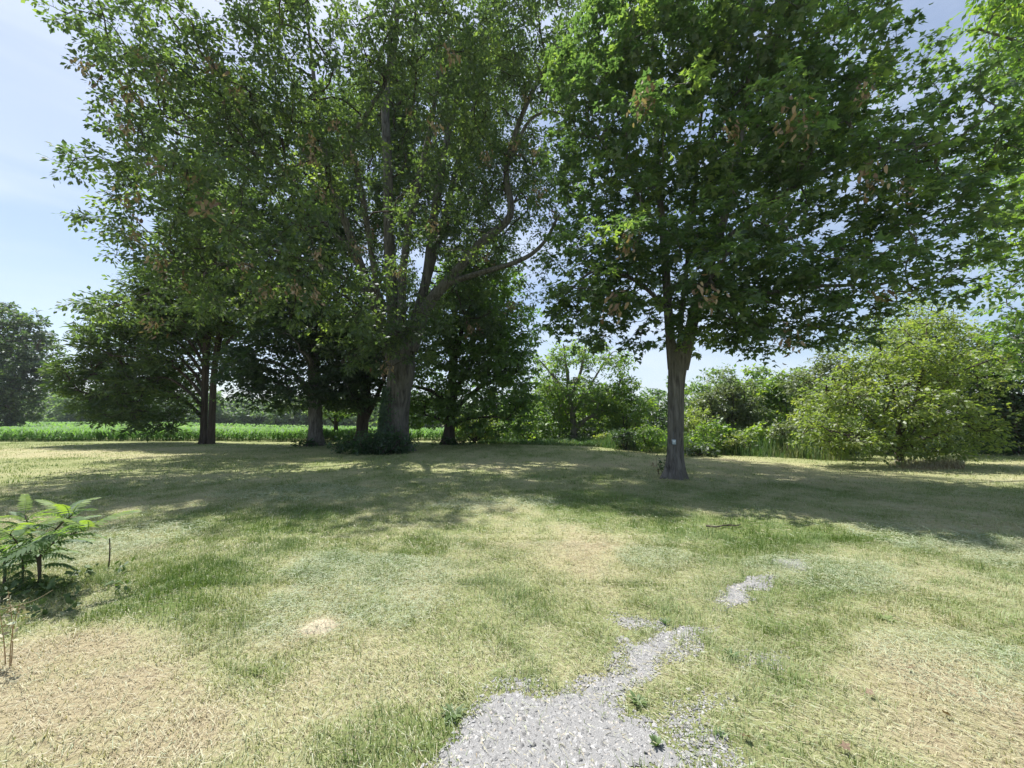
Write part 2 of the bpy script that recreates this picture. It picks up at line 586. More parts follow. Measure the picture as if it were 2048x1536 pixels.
# ------------------------------------------------------------------ lawn composition
def in_poly(x, y, poly):
    poly = np.asarray(poly)
    ins = np.zeros(np.shape(x), bool)
    j = len(poly) - 1
    for i in range(len(poly)):
        xi, yi = poly[i]
        xj, yj = poly[j]
        c = ((yi > y) != (yj > y)) & (x < (xj - xi) * (y - yi) / (yj - yi + 1e-12) + xi)
        ins ^= c
        j = i
    return ins

GRAVEL_PX = [
    [(850, 1560), (885, 1480), (930, 1440), (1000, 1412), (1085, 1392), (1150, 1386), (1200, 1358), (1240, 1332), (1232, 1302), (1300, 1282),
     (1345, 1256), (1410, 1250), (1388, 1280), (1342, 1306), (1322, 1340), (1278, 1368), (1252, 1398), (1215, 1425), (1300, 1450), (1330, 1500), (1320, 1560)],
    [(1243, 1232), (1290, 1236), (1315, 1252), (1270, 1250)],
    [(1455, 1200), (1470, 1175), (1530, 1158), (1540, 1166), (1490, 1198)],
    [(1556, 1128), (1575, 1118), (1596, 1136), (1570, 1138)],
    [(1015, 1385), (1040, 1362), (1080, 1358), (1075, 1376), (1040, 1388)],
    [(1370, 1420), (1440, 1395), (1450, 1425), (1400, 1440)],
    [(1470, 1320), (1520, 1300), (1540, 1315), (1500, 1330)],
    [(1350, 1560), (1340, 1470), (1400, 1450), (1430, 1500), (1400, 1560)],
]
GRAVEL = [np.array([ground(*q) for q in poly]) for poly in GRAVEL_PX]
GRAVEL_DENS = [1, 1, 1, 1, .9, .6, .5, .6]
GRAVEL = [g_ if k == 0 else g_.mean(0) + (g_ - g_.mean(0)) * 1.45 for k, g_ in enumerate(GRAVEL)]

def gravel_mask(x, y, jit=0.16):
    wx = x + jit * (fbm(x * 5, y * 5, 41, 3) - .5) * 2
    wy = y + jit * (fbm(x * 5, y * 5, 47, 3) - .5) * 2
    m = np.zeros(np.shape(x))
    for poly, d in zip(GRAVEL, GRAVEL_DENS):
        k = 0
        for ox, oy in ((0, 0), (.07, 0), (-.07, 0), (0, .06), (0, -.06), (.13, .04), (-.13, -.04), (.04, -.12), (-.04, .12)):
            k = k + .112 * in_poly(wx + ox, wy + oy, poly)
        m = np.maximum(m, np.clip(k * 1.7 - .2, 0, 1) * d)
    return m

# (px, py, half width px, half height px, green shift, density factor): straw patches < 0, green > 0
BLOBS = [(1100, 1085, 140, 55, -.32), (120, 1330, 260, 110, -.6), (700, 1180, 190, 75, .02), (240, 1430, 260, 110, -.4), (420, 1160, 150, 60, .18),
         (520, 1040, 200, 35, .2), (1180, 1000, 160, 30, .3), (1500, 1060, 220, 35, .35), (1350, 1130, 160, 50, .2), (1900, 1400, 260, 170, -.38),
         (1700, 1180, 200, 55, .05), (1620, 1280, 160, 60, .12), (1000, 1240, 220, 70, .15), (750, 1480, 180, 70, .28), (1450, 1500, 160, 60, .05),
         (640, 1250, 60, 25, -.4), (1300, 925, 400, 14, -.22), (1700, 950, 420, 18, -.2), (150, 905, 380, 14, -.2), (200, 1060, 160, 30, -.05),
         (1000, 1060, 200, 20, .1), (2000, 1050, 160, 60, -.2), (300, 960, 300, 35, .0), (880, 980, 330, 50, .1), (1150, 1440, 60, 30, .0)]
BL = []
for bx, by, hw, hh, g in BLOBS:
    c = ground(bx, by)
    BL.append((c[0], c[1], abs(ground(bx + hw, by)[0] - c[0]), max(0.2, abs(ground(bx, by - hh)[1] - ground(bx, by + hh)[1]) / 2), g))

HAY = []
for bx, by, hw, hh in [(720, 1165, 230, 85), (250, 1080, 150, 45), (620, 985, 170, 20), (1660, 1150, 170, 40), (1300, 1120, 110, 30), (1880, 1080, 160, 45), (430, 925, 250, 10), (1900, 1330, 230, 90), (1000, 1010, 140, 16)]:
    c = ground(bx, by)
    HAY.append((c[0], c[1], abs(ground(bx + hw, by)[0] - c[0]), max(.2, abs(ground(bx, by - hh)[1] - ground(bx, by + hh)[1]) / 2)))

def haymat(x, y):
    m = np.zeros(np.shape(x))
    for cx, cy, rx, ry in HAY:
        d = np.sqrt(((x - cx) / rx) ** 2 + ((y - cy) / ry) ** 2) + .9 * (fbm(x / .55, y / .55, 14, 3) - .5)
        m = np.maximum(m, 1 - sstep(.7, 1.0, d))
    return m

def greenness(x, y):
    g = 0.58 + 0.55 * (fbm(x / 1.6, y / 1.6, 21, 4) - .5) + 0.7 * (fbm(x / .42, y / .42, 31, 3) - .5)
    for cx, cy, rx, ry, s in BL:
        d = np.sqrt(((x - cx) / rx) ** 2 + ((y - cy) / ry) ** 2)
        g = g + s * (1 - sstep(.45, 1.25, d + .35 * (fbm(x / .6, y / .6, 5, 2) - .5)))
    return np.clip(g, 0, 1)

# ground sheet: finer near the camera, out to the horizon
gx = np.concatenate([-np.geomspace(2000, 9, 40), np.linspace(-8.8, 8.8, 140), np.geomspace(9, 2000, 40)])
gy = np.concatenate([[-1500, -400, -100, -30, -8, -2, 0.5], np.linspace(1, 9, 120), np.geomspace(9.1, 2500, 80)])
GX, GY = np.meshgrid(gx, gy)
GZ = terrain(GX, GY)
gv = np.stack([GX, GY, GZ], -1).reshape(-1, 3)
ny, nx = GX.shape
ii, jj = np.meshgrid(np.arange(ny - 1), np.arange(nx - 1), indexing='ij')
q0 = (ii * nx + jj).ravel()
gf = np.stack([q0, q0 + 1, q0 + nx + 1, q0 + nx], -1)
fc = gv[gf].mean(1)
gt = greenness(fc[:, 0], fc[:, 1])

def lawn_mat():
    m, n, l = new_mat("lawn")
    out = n.new("ShaderNodeOutputMaterial")
    b = n.new("ShaderNodeBsdfPrincipled")
    b.inputs['Roughness'].default_value = 0.95
    b.inputs['Specular IOR Level'].default_value = 0.1
    at = n.new("ShaderNodeAttribute")
    at.attribute_name = "green"
    tc = n.new("ShaderNodeTexCoord")
    n1 = n.new("ShaderNodeTexNoise")
    n1.inputs['Scale'].default_value = 3.0
    n1.inputs['Detail'].default_value = 8
    n1.inputs['Roughness'].default_value = 0.7
    l.new(tc.outputs['Object'], n1.inputs['Vector'])
    n2 = n.new("ShaderNodeTexNoise")
    n2.inputs['Scale'].default_value = 28.0
    n2.inputs['Detail'].default_value = 6
    n2.inputs['Roughness'].default_value = 0.75
    l.new(tc.outputs['Object'], n2.inputs['Vector'])
    ma = n.new("ShaderNodeMath"); ma.operation = 'MULTIPLY_ADD'
    l.new(n1.outputs['Fac'], ma.inputs[0]); ma.inputs[1].default_value = 0.7
    l.new(at.outputs['Fac'], ma.inputs[2])
    mb = n.new("ShaderNodeMath"); mb.operation = 'MULTIPLY_ADD'
    l.new(n2.outputs['Fac'], mb.inputs[0]); mb.inputs[1].default_value = 0.55
    l.new(ma.outputs[0], mb.inputs[2])
    mc = n.new("ShaderNodeMath"); mc.operation = 'SUBTRACT'
    l.new(mb.outputs[0], mc.inputs[0]); mc.inputs[1].default_value = 0.63
    r = ramp_node(n, [(0.05, (0.40, 0.345, 0.22)), (0.35, (0.38, 0.37, 0.205)), (0.55, (0.30, 0.32, 0.155)), (0.8, (0.20, 0.24, 0.095)), (1, (0.14, 0.19, 0.06))])
    l.new(mc.outputs[0], r.inputs['Fac'])
    # soil showing between the stems
    sp = n.new("ShaderNodeMapRange")
    sp.inputs['From Min'].default_value = 0.36
    sp.inputs['From Max'].default_value = 0.50
    sp.inputs['To Min'].default_value = 0.75
    sp.inputs['To Max'].default_value = 0.0
    l.new(n2.outputs['Fac'], sp.inputs['Value'])
    mx = n.new("ShaderNodeMix"); mx.data_type = 'RGBA'
    l.new(sp.outputs[0], mx.inputs['Factor'])
    l.new(r.outputs['Color'], mx.inputs['A'])
    mx.inputs['B'].default_value = (0.135, 0.105, 0.07, 1)
    l.new(mx.outputs['Result'], b.inputs['Base Color'])
    bp = n.new("ShaderNodeBump")
    bp.inputs['Strength'].default_value = 0.8
    bp.inputs['Distance'].default_value = 0.04
    l.new(n2.outputs['Fac'], bp.inputs['Height'])
    l.new(bp.outputs[0], b.inputs['Normal'])
    l.new(b.outputs[0], out.inputs['Surface'])
    return m

M['lawn'] = lawn_mat()
lawn = build('lawn', [(gv, gf, gt)], M['lawn'], smooth=True)
ga = lawn.data.attributes.new("green", 'FLOAT', 'POINT')
ga.data.foreach_set("value", greenness(gv[:, 0], gv[:, 1]).astype(np.float32))
tag(lawn, kind='structure')

# ------------------------------------------------------------------ gravel
gm_blocks = []
gv2, gf2, st2 = [], [], []
def gravel_mat():
    m, n, l = new_mat("gravel")
    out = n.new("ShaderNodeOutputMaterial")
    b = n.new("ShaderNodeBsdfPrincipled")
    b.inputs['Roughness'].default_value = 0.85
    at = n.new("ShaderNodeAttribute")
    at.attribute_name = "tint"
    r = ramp_node(n, [(0, (0.13, 0.13, 0.13)), (0.5, (0.295, 0.296, 0.298)), (0.85, (0.44, 0.44, 0.44)), (1, (0.36, 0.32, 0.27))])
    tc = n.new("ShaderNodeTexCoord")
    no = n.new("ShaderNodeTexNoise")
    no.inputs['Scale'].default_value = 190
    no.inputs['Detail'].default_value = 3
    l.new(tc.outputs['Object'], no.inputs['Vector'])
    ad = n.new("ShaderNodeMath"); ad.operation = 'MULTIPLY_ADD'
    l.new(no.outputs['Fac'], ad.inputs[0]); ad.inputs[1].default_value = 0.9
    l.new(at.outputs['Fac'], ad.inputs[2])
    su = n.new("ShaderNodeMath"); su.operation = 'SUBTRACT'
    l.new(ad.outputs[0], su.inputs[0]); su.inputs[1].default_value = 0.47
    l.new(su.outputs[0], r.inputs['Fac'])
    bp = n.new("ShaderNodeBump")
    bp.inputs['Strength'].default_value = 0.7
    bp.inputs['Distance'].default_value = 0.008
    l.new(no.outputs['Fac'], bp.inputs['Height'])
    l.new(bp.outputs[0], b.inputs['Normal'])
    l.new(r.outputs['Color'], b.inputs['Base Color'])
    l.new(b.outputs[0], out.inputs['Surface'])
    return m
M['gravel'] = gravel_mat()
N = 420000
x = rng.uniform(-1.0, 4.2, N); y = rng.uniform(1.4, 4.6, N)
gm = gravel_mask(x, y)
keep = rng.random(N) < gm ** 1.2 * np.clip(1.35 - 0.16 * y, .35, 1)
x, y = x[keep], y[keep]
ns = len(x)
sz = np.exp(rng.normal(math.log(0.0040), .45, ns)).clip(.0018, .012)
octv = np.array([(1, 0, 0), (0, 1, 0), (-1, 0, 0), (0, -1, 0), (0, 0, 1), (0, 0, -1)], float)
octf = np.array([(0, 1, 4), (1, 2, 4), (2, 3, 4), (3, 0, 4), (1, 0, 5), (2, 1, 5), (3, 2, 5), (0, 3, 5)])
SV = octv[None] * (sz[:, None, None] * (1 + .35 * rng.normal(size=(ns, 6, 1))).clip(.5, 1.6)) * np.array([1, 1, .72])
SV += rng.normal(size=(ns, 6, 3)) * sz[:, None, None] * .22
an = rng.random(ns) * 6.28
ca, sa = np.cos(an)[:, None], np.sin(an)[:, None]
SV = np.stack([SV[..., 0] * ca - SV[..., 1] * sa, SV[..., 0] * sa + SV[..., 1] * ca, SV[..., 2]], -1)
SV += np.stack([x, y, terrain(x, y) + sz * .35], -1)[:, None]
SF = (octf[None, :4] + (np.arange(ns) * 6)[:, None, None]).reshape(-1, 3)
stone_t = np.repeat(np.clip(rng.normal(.5, .28, ns), 0, 1), 4)
# dusty bed under the stones: a sheet of small cells that follows the ragged outline
cs = 0.02
cx, cy = np.meshgrid(np.arange(-1.0, 4.2, cs), np.arange(1.4, 4.6, cs))
cm = gravel_mask(cx + cs / 2, cy + cs / 2) > .5 + .45 * rng.random(cx.shape)
cx, cy = cx[cm], cy[cm]
BV = np.stack([np.stack([cx + a * cs, cy + b_ * cs, terrain(cx + a * cs, cy + b_ * cs) + .004], -1) for a, b_ in ((0, 0), (1, 0), (1, 1), (0, 1))], 1).reshape(-1, 3)
BF = np.arange(len(BV)).reshape(-1, 4)
gravel = build('gravel', [(SV.reshape(-1, 3), SF, stone_t), (BV, BF, np.full(len(BF), .34))], M['gravel'])
tag(gravel, 'patchy pale grey gravel of an overgrown drive running through the lawn', 'gravel', kind='stuff')

# ------------------------------------------------------------------ grass
def blades(n, y0, y1, dens_fn, h, w, two=True, seed=0, lean=0.6):
    r = np.random.default_rng(seed)
    y = np.sqrt(r.uniform(y0 ** 2, y1 ** 2, n))
    x = (r.random(n) * 2 - 1) * (y * 1.42 + .6)
    g = greenness(x, y)
    k = dens_fn(x, y, g) > r.random(n)
    x, y, g = x[k], y[k], g[k]
    n = len(x)
    z = terrain(x, y) - .004
    clump = fbm(x / .16, y / .16, 77, 2)
    hh = h * (0.45 + 0.9 * r.random(n)) * (0.30 + 1.4 * clump) * (0.6 + 0.8 * g)
    a = r.random(n) * 6.283
    # cut grass lies over along the mower's swath
    fl = fbm(x / .5, y / .5, 55, 2) * 9 + .6
    a = np.where(r.random(n) < .45, fl + r.normal(size=n) * .6, a)
    lay = lean * (0.35 + 1.1 * r.random(n)) * (1.4 - .7 * g)
    d = np.stack([np.cos(a), np.sin(a), np.zeros(n)], -1)
    up = np.array([0, 0, 1.0])
    s = np.stack([-np.sin(a), np.cos(a), np.zeros(n)], -1)
    ww = (w * (.6 + .8 * r.random(n)))[:, None]
    p = np.stack([x, y, z], -1)
    H = hh[:, None]
    t = np.clip(g + r.normal(0, .17, n), 0, 1)
    la = lay[:, None]
    if two:
        mid = p + (d * la * .45 + up * (1 - .25 * la).clip(.2)) * H * .55
        tip = p + (d * la * 1.25 + up * (1 - .55 * la).clip(.12)) * H
        V = np.stack([p - s * ww, p + s * ww, mid + s * ww * .7, mid - s * ww * .7, tip], 1).reshape(-1, 3)
        b = (np.arange(n) * 5)[:, None]
        return [(V, b + np.array([0, 1, 2, 3]), t), (np.zeros((0, 3)), (b + np.array([3, 2, 4])) - len(V), t)]
    tip = p + (d * la + up * (1 - .5 * la).clip(.15)) * H
    V = np.stack([p - s * ww, p + s * ww, tip], 1).reshape(-1, 3)
    return [(V, np.arange(n * 3).reshape(-1, 3), t)]

MOUND = ground(640, 1252)
def dens(x, y, g):
    return sstep(.10, .17, np.hypot(x - MOUND[0], y - MOUND[1])) * (1 - gravel_mask(x, y) * .97) * (0.35 + .75 * g) * (.1 + 1.6 * fbm(x / .22, y / .22, 91, 2) ** 1.3)

gb = []
gb += blades(130000, 1.3, 4.0, dens, .056, .0020, True, 1)
gb += blades(130000, 3.9, 5.4, dens, .058, .0026, False, 4)
gb += blades(190000, 5.2, 10, dens, .056, .0038, False, 2)
gb += blades(190000, 9.8, 27, dens, .070, .010, False, 3)
grass = build('grass', gb, M['grass'])
tag(grass, 'mown grass of the lawn, green tufts among dry straw blades', 'grass', kind='stuff')

# dry clippings lying flat
def clippings(n, y0, y1, ln, w, seed):
    r = np.random.default_rng(seed)
    y = np.sqrt(r.uniform(y0 ** 2, y1 ** 2, n))
    x = (r.random(n) * 2 - 1) * (y * 1.42 + .6)
    g = greenness(x, y)
    right = sstep(.5, 2.0, x)
    hay = haymat(x, y)
    pr = 1.0 * hay + (1 - hay) * (.22 + .6 * (1 - g)) * (.25 + 1.1 * fbm(x / .55, y / .55, 66, 3)) * (1 - .8 * gravel_mask(x, y))
    k = r.random(n) < pr
    x, y, g, right, hay = x[k], y[k], g[k], right[k], hay[k]
    n = len(x)
    a = np.where((r.random(n) < .55 + .3 * right) & (hay < .4), -.75 + r.normal(size=n) * .4 + (fbm(x / 2, y / 2, 12, 2) - .5) * 3 * (1 - right), r.random(n) * 6.28)
    L = ln * np.exp(r.normal(0, .45, n)).clip(.3, 2.6)
    d = np.stack([np.cos(a), np.sin(a), r.normal(0, .16, n)], -1)
    s = np.stack([-np.sin(a), np.cos(a), r.normal(0, .3, n)], -1)
    p = np.stack([x, y, terrain(x, y) + .006 + (.03 + .025 * hay * fbm(x / .09, y / .09, 3, 2)) * r.random(n) ** 2 + .02 * hay], -1)
    ww = (w * (.6 + .8 * r.random(n)))[:, None]
    Lh = L[:, None] / 2
    V = np.stack([p - d * Lh - s * ww, p - d * Lh + s * ww, p + d * Lh], 1).reshape(-1, 3)
    t = np.clip(r.normal(.55, .25, n) + .4 * (g - .5) + .35 * hay, 0, 1)
    return (V, np.arange(n * 3).reshape(-1, 3), t)

cl = build('clippings', [clippings(210000, 1.3, 5.2, .045, .0014, 5), clippings(150000, 5, 10.5, .065, .003, 6)], M['straw'])
tag(cl, 'dry straw clippings lying flat on the lawn after mowing', 'grass clippings', kind='stuff')

# ------------------------------------------------------------------ the two big yard trees
oak = make_tree(
    'oak_tree', 'huge old oak with thick ivy-clad trunk and many steep limbs, brown leaf clusters', 'tree',
    [(788, 902, 20.2, 33), (789, 880, 20.2, 26), (792, 845, 20.2, 23.5), (797, 790, 20.2, 23.5), (801, 745, 20.2, 26), (803, 700, 20.2, 25), (803, 660, 20.2, 17)],
    [[(785, 725, 20, 12), (765, 660, 19.5, 10.4), (735, 570, 18.8, 8.8), (700, 470, 18, 8), (660, 350, 17.3, 6.4), (635, 200, 17, 4.8), (620, 60, 17, 2.4)],
     [(765, 650, 19.5, 6.4), (742, 500, 18, 6), (722, 380, 17, 5.6), (702, 285, 16.3, 5.2), (738, 215, 16, 4.4), (772, 150, 15.8, 4), (775, 50, 15.6, 3.2), (800, -50, 15.5, 1.6)],
     [(795, 710, 20.4, 14.4), (785, 600, 20.4, 12.8), (780, 480, 20.4, 11.2), (777, 330, 20.5, 9.6), (772, 200, 20.6, 8), (790, 90, 20.6, 5.6), (800, -60, 20.8, 3.2)],
     [(805, 700, 20.2, 10.4), (805, 560, 20, 8), (822, 430, 19.7, 7.2), (850, 310, 19.5, 6.4), (870, 200, 19.4, 4.8), (880, 60, 19.3, 2.4)],
     [(815, 700, 20.6, 12), (850, 570, 21, 9.6), (865, 450, 21.3, 8.8), (885, 320, 21.5, 7.2), (910, 200, 21.6, 5.6), (960, 90, 21.7, 4), (1005, -30, 21.8, 2.4)],
     [(855, 560, 21.1, 7.2), (895, 410, 21.8, 6.4), (925, 290, 22, 5.2), (955, 180, 22, 3.2), (970, 90, 22, 2)],
     [(822, 700, 20, 14.4), (855, 612, 19.6, 12), (905, 552, 19.2, 10), (960, 487, 18.9, 8.8), (1020, 432, 18.6, 7.6), (1012, 340, 18.6, 6), (1045, 230, 18.5, 5.2), (1090, 140, 18.3, 4.4), (1140, 70, 18.2, 3.6), (1190, -30, 18, 2.4)],
     [(890, 568, 19.3, 6.8), (960, 546, 18.8, 5.6), (1040, 522, 18.4, 4.8), (1085, 490, 18.2, 4), (1120, 430, 18, 2.4)],
     [(712, 510, 18.3, 5.6), (640, 440, 17, 4.4), (560, 330, 16, 3.6), (450, 290, 15.5, 2.8), (370, 270, 15.2, 2)],
     [(692, 440, 17.8, 5.6), (600, 290, 17, 4.4), (500, 200, 16.5, 3.6), (400, 110, 16, 2.8), (320, 70, 16, 1.6)],
     [(742, 590, 19, 5.6), (640, 530, 17, 4), (520, 500, 16, 3.2), (400, 550, 16, 2.4), (280, 590, 16.5, 1.28)],
     [(775, 620, 20.6, 6.4), (700, 500, 23, 5.6), (640, 350, 25, 4), (600, 180, 26, 2.4)],
     [(1010, 340, 18.6, 4), (1060, 240, 18.3, 3.2), (1120, 225, 18, 2.4), (1140, 260, 17.9, 1.2)]],
    [(215, 60, 12.8, 90, 80, 1.5, 1.7), (330, 150, 12.8, 120, 85, 2.0, 1.3), (235, 215, 13.2, 66, 46, 1.4, 1.7), (215, 350, 13.4, 66, 56, 1.4, 1.7), (320, 320, 13.2, 110, 80, 1.9, 1.3),
     (235, 440, 13.4, 70, 38, 1.3, 1.7), (330, 510, 13.4, 110, 50, 1.5, 1.4), (215, 625, 13.8, 62, 36, 1.0, 1.5), (330, 600, 16, 90, 50, 1.8), (450, 560, 14.5, 120, 70, 2.2), (450, 400, 13, 140, 95, 2.6),
     (450, 180, 13.2, 150, 120, 3), (520, -60, 15, 180, 80, 2.4, .7), (270, -50, 12.8, 120, 70, 1.8, .7), (640, 100, 14.5, 150, 130, 3.2, .9), (590, 300, 14.5, 120, 110, 2.6),
     (600, 500, 13, 120, 90, 2.2, 1.1), (640, 600, 13.5, 110, 60, 1.8), (700, 640, 15, 80, 50, 1.4), (775, 660, 17.3, 95, 52, 1.1, 2.2), (870, 650, 18, 60, 40, 1.0, 1.6), (755, 712, 18, 65, 26, .8, 2.2), (835, 705, 18.3, 45, 25, .7, 1.8),
     (880, 110, 15.5, 160, 120, 3.2, 1.0), (860, -70, 17, 240, 80, 2.8, .6), (1080, -50, 18, 110, 70, 2, .7), (1060, 80, 16.5, 130, 110, 2.8, 1.1), (1130, 150, 18, 60, 100, 1.8, .9), (1135, 300, 18.4, 45, 90, 1.5, .9), (700, 330, 15.2, 80, 110, 1.5, .8), (835, 430, 16.8, 70, 90, 1.3, .9), (905, 300, 16.6, 80, 110, 1.5, .8), (800, 560, 17, 70, 60, 1, 1.2), (960, 420, 17.2, 60, 70, 1.2, .9), (690, 560, 15.4, 70, 70, 1.3, 1.2), (930, 520, 17.6, 60, 45, 1.1, .8), (1000, 320, 20, 110, 110, 2.6, 1.2),
     (1075, 400, 18.4, 60, 110, 1.8, .8), (960, 470, 21.5, 110, 100, 2.6, 1.2), (1065, 565, 18.6, 50, 40, 1.2, .7), (1100, 480, 18, 45, 50, 1.2, .8), (740, 330, 24, 160, 200, 3.0, 1.1), (860, 220, 25, 170, 200, 2.6, 1.1),
     (930, 600, 22, 110, 70, 2.2), (560, 330, 24, 160, 190, 3.2, .6), (430, 330, 21, 140, 200, 3.5, .5), (700, 480, 23, 120, 120, 2.2, .7), (990, 180, 21.5, 120, 140, 2.6, .8), (760, -130, 21, 180, 80, 3, .4), (870, 400, 23, 120, 110, 2, 1.1)],
    'oak_leaf', 'oak_bark', 'oak', lsize=0.158, spacing=0.93, per=80, spray=0.80, twigs=3, flat=0.7, droop=0.3, seed=3, dead=48, twr=0.007, trunk_sides=48, ridge=.05, shell=.35)

maple = make_tree(
    'maple_tree', 'large maple with forked grey trunk carrying a small utility box, brown leaf clusters', 'tree',
    [(1350, 958, 10.75, 28), (1350, 945, 10.75, 18.5), (1351, 900, 10.75, 15), (1351, 830, 10.75, 14.5), (1353, 765, 10.75, 15.5), (1355, 725, 10.75, 18), (1356, 700, 10.75, 15)],
    [[(1347, 738, 10.75, 11), (1339, 650, 10.9, 9), (1331, 520, 11, 8), (1323, 380, 11, 6.5), (1315, 200, 11, 4.5), (1310, 20, 11, 2.5)],
     [(1357, 735, 10.9, 6), (1362, 650, 11.1, 5), (1375, 520, 11.3, 4.5), (1388, 380, 11.5, 4), (1400, 200, 11.6, 3), (1405, 0, 11.6, 2)],
     [(1364, 738, 10.7, 12.5), (1382, 660, 10.6, 11.5), (1400, 590, 10.5, 10), (1440, 480, 10.3, 8), (1465, 380, 10.1, 6.5), (1490, 250, 10, 5), (1500, 120, 9.9, 4), (1512, -40, 9.8, 2.5)],
     [(1402, 600, 10.4, 6), (1500, 592, 9.9, 5), (1620, 575, 9.5, 4), (1760, 572, 9.2, 2.5)],
     [(1440, 490, 10.2, 6), (1550, 400, 9.6, 5), (1680, 330, 9.3, 4), (1820, 300, 9, 2.5)],
     [(1336, 620, 10.8, 5), (1270, 560, 10.6, 4), (1190, 540, 10.4, 3), (1130, 590, 10.4, 2)],
     [(1375, 680, 10.5, 5), (1400, 600, 9.6, 4), (1460, 500, 8.7, 3), (1510, 440, 8.1, 2)],
     [(1330, 480, 11, 5), (1250, 350, 11, 4), (1180, 250, 11, 3)],
     [(1410, 570, 10.7, 5), (1520, 500, 12, 4), (1640, 450, 13, 3)]],
    [(1180, 600, 10, 95, 70, 1.5), (1130, 620, 10.6, 50, 50, 1.0), (1240, 660, 9.8, 70, 40, 1.1), (1260, 490, 9.6, 120, 90, 1.7), (1180, 400, 10.6, 65, 75, 1.4, .9), (1130, 330, 10.9, 45, 85, 1.1), (1145, 150, 11, 60, 95, 1.4), (1120, 500, 10.7, 45, 60, 1), (1230, 60, 11, 90, 90, 1.6), (1200, 230, 10.8, 80, 110, 1.8, .9), (1310, 280, 9.3, 120, 110, 1.7, .9),
     (1350, 80, 10, 160, 120, 2.2, .9), (1500, 110, 9.6, 160, 130, 2.2, .9), (1510, 300, 8.8, 150, 100, 1.7), (1450, 450, 8.8, 130, 70, 1.5), (1500, 550, 8.6, 150, 75, 1.5), (1650, 190, 9.3, 130, 110, 1.8), (1700, 370, 8.8, 150, 90, 1.7),
     (1650, 560, 8.8, 140, 70, 1.5), (1530, 660, 9.6, 130, 45, 1.3), (1690, 650, 9.6, 100, 45, 1.2), (1410, 620, 9.3, 120, 60, 1.2), (1830, 450, 8.8, 110, 75, 1.5), (1850, 260, 9.3, 100, 90, 1.6), (1840, 560, 9.2, 80, 55, 1.2), (1940, 340, 9.5, 80, 75, 1.4), (1945, 460, 9.6, 80, 60, 1.3),
     (1690, 50, 9.8, 80, 70, 1.3, .8), (1780, 140, 9.8, 80, 55, 1.2, .8), (1450, -110, 10, 260, 90, 2.2, .6), (1350, 400, 11.8, 150, 140, 1.3, .8), (1500, 560, 11.4, 170, 80, 1.1, .9), (1580, 300, 11.4, 160, 130, 1.2, .8), (1300, 560, 11.4, 130, 80, 1.1, .8), (1440, 675, 11, 110, 32, .9, .9), (1180, 690, 10.6, 50, 18, .7)],
    'maple_leaf', 'maple_bark', 'maple', lsize=0.128, spacing=0.57, per=55, spray=0.52, flat=0.42, droop=0.22, seed=5, dead=14, twr=0.0045, trunk_sides=36, shell=.3, upness=1.25, step=.35, tint_bias=.08, ridge=.035)

# tall tree leaning in at the upper right corner, its trunk outside the frame
corner = make_tree(
    'walnut_tree', 'bright light green tree reaching into the upper right corner of the picture', 'tree',
    [(2330, 960, 12.5, 20), (2330, 900, 12.5, 16), (2325, 700, 12.5, 14), (2315, 500, 12.5, 12), (2300, 250, 12.5, 9)],
    [[(2318, 600, 12.5, 8), (2200, 450, 12, 6), (2080, 360, 11.8, 4), (2000, 330, 11.5, 2)], [(2305, 350, 12.5, 8), (2180, 180, 12, 5), (2060, 90, 11.8, 3), (1960, 50, 11.5, 2)],
     [(2320, 640, 12.5, 6), (2200, 580, 12.6, 5), (2080, 540, 12.8, 3)]],
    [(1985, 40, 11.6, 75, 55, 1.4), (2040, 130, 11.6, 90, 70, 1.5), (2070, 250, 11.8, 70, 60, 1.4), (2060, 370, 11.8, 60, 60, 1.3), (2060, 480, 12, 70, 60, 1.3), (2030, 570, 12.8, 60, 45, 1.2), (2045, 640, 13.5, 60, 50, 1.3), (2050, 720, 14.5, 60, 50, 1.3), (2150, 300, 12.2, 120, 250, 2), (2200, 0, 12.4, 220, 150, 2.6), (2300, 250, 12.6, 150, 250, 2.4, .7)],
    'bright_leaf', 'maple_bark', 'diamond', lsize=0.16, spacing=.66, per=45, spray=.6, flat=.5, droop=.45, seed=7, twr=.005, shell=.3)

# ------------------------------------------------------------------ trees at the edge of the corn field
cedar_limbs = []
for k in range(11):
    y0 = 838 - 20 * k
    x1 = 300 - 6 * k
    cedar_limbs.append([(407 + k, y0, 26, 3.6 - .15 * k), (375 + 2 * k, y0 - 32 - 3 * k, 25.8 - .2 * (k % 3), 2.8), (330 + 3 * k, y0 - 55 - 7 * k, 25.6 - .5 * (k % 3), 2), (260 + 5 * k, y0 - 62 - 10 * k + 14 * (k % 2), 25.5 - .6 * (k % 3), 1.3), (205 + 7 * k, y0 - 55 - 14 * k, 25.5 - .6 * (k % 3), 1.2)])
for k in range(4):
    y0 = 760 - 40 * k
    cedar_limbs.append([(432, y0, 26, 4), (460, y0 - 40, 26.2, 3), (500, y0 - 70, 26.4, 2), (530, y0 - 80, 26.6, 1)])
cedar_limbs.append([(422, 889, 26, 7), (424, 830, 26, 6), (429, 740, 26, 5.5), (446, 620, 26, 6), (455, 500, 26, 4), (460, 400, 26, 2)])
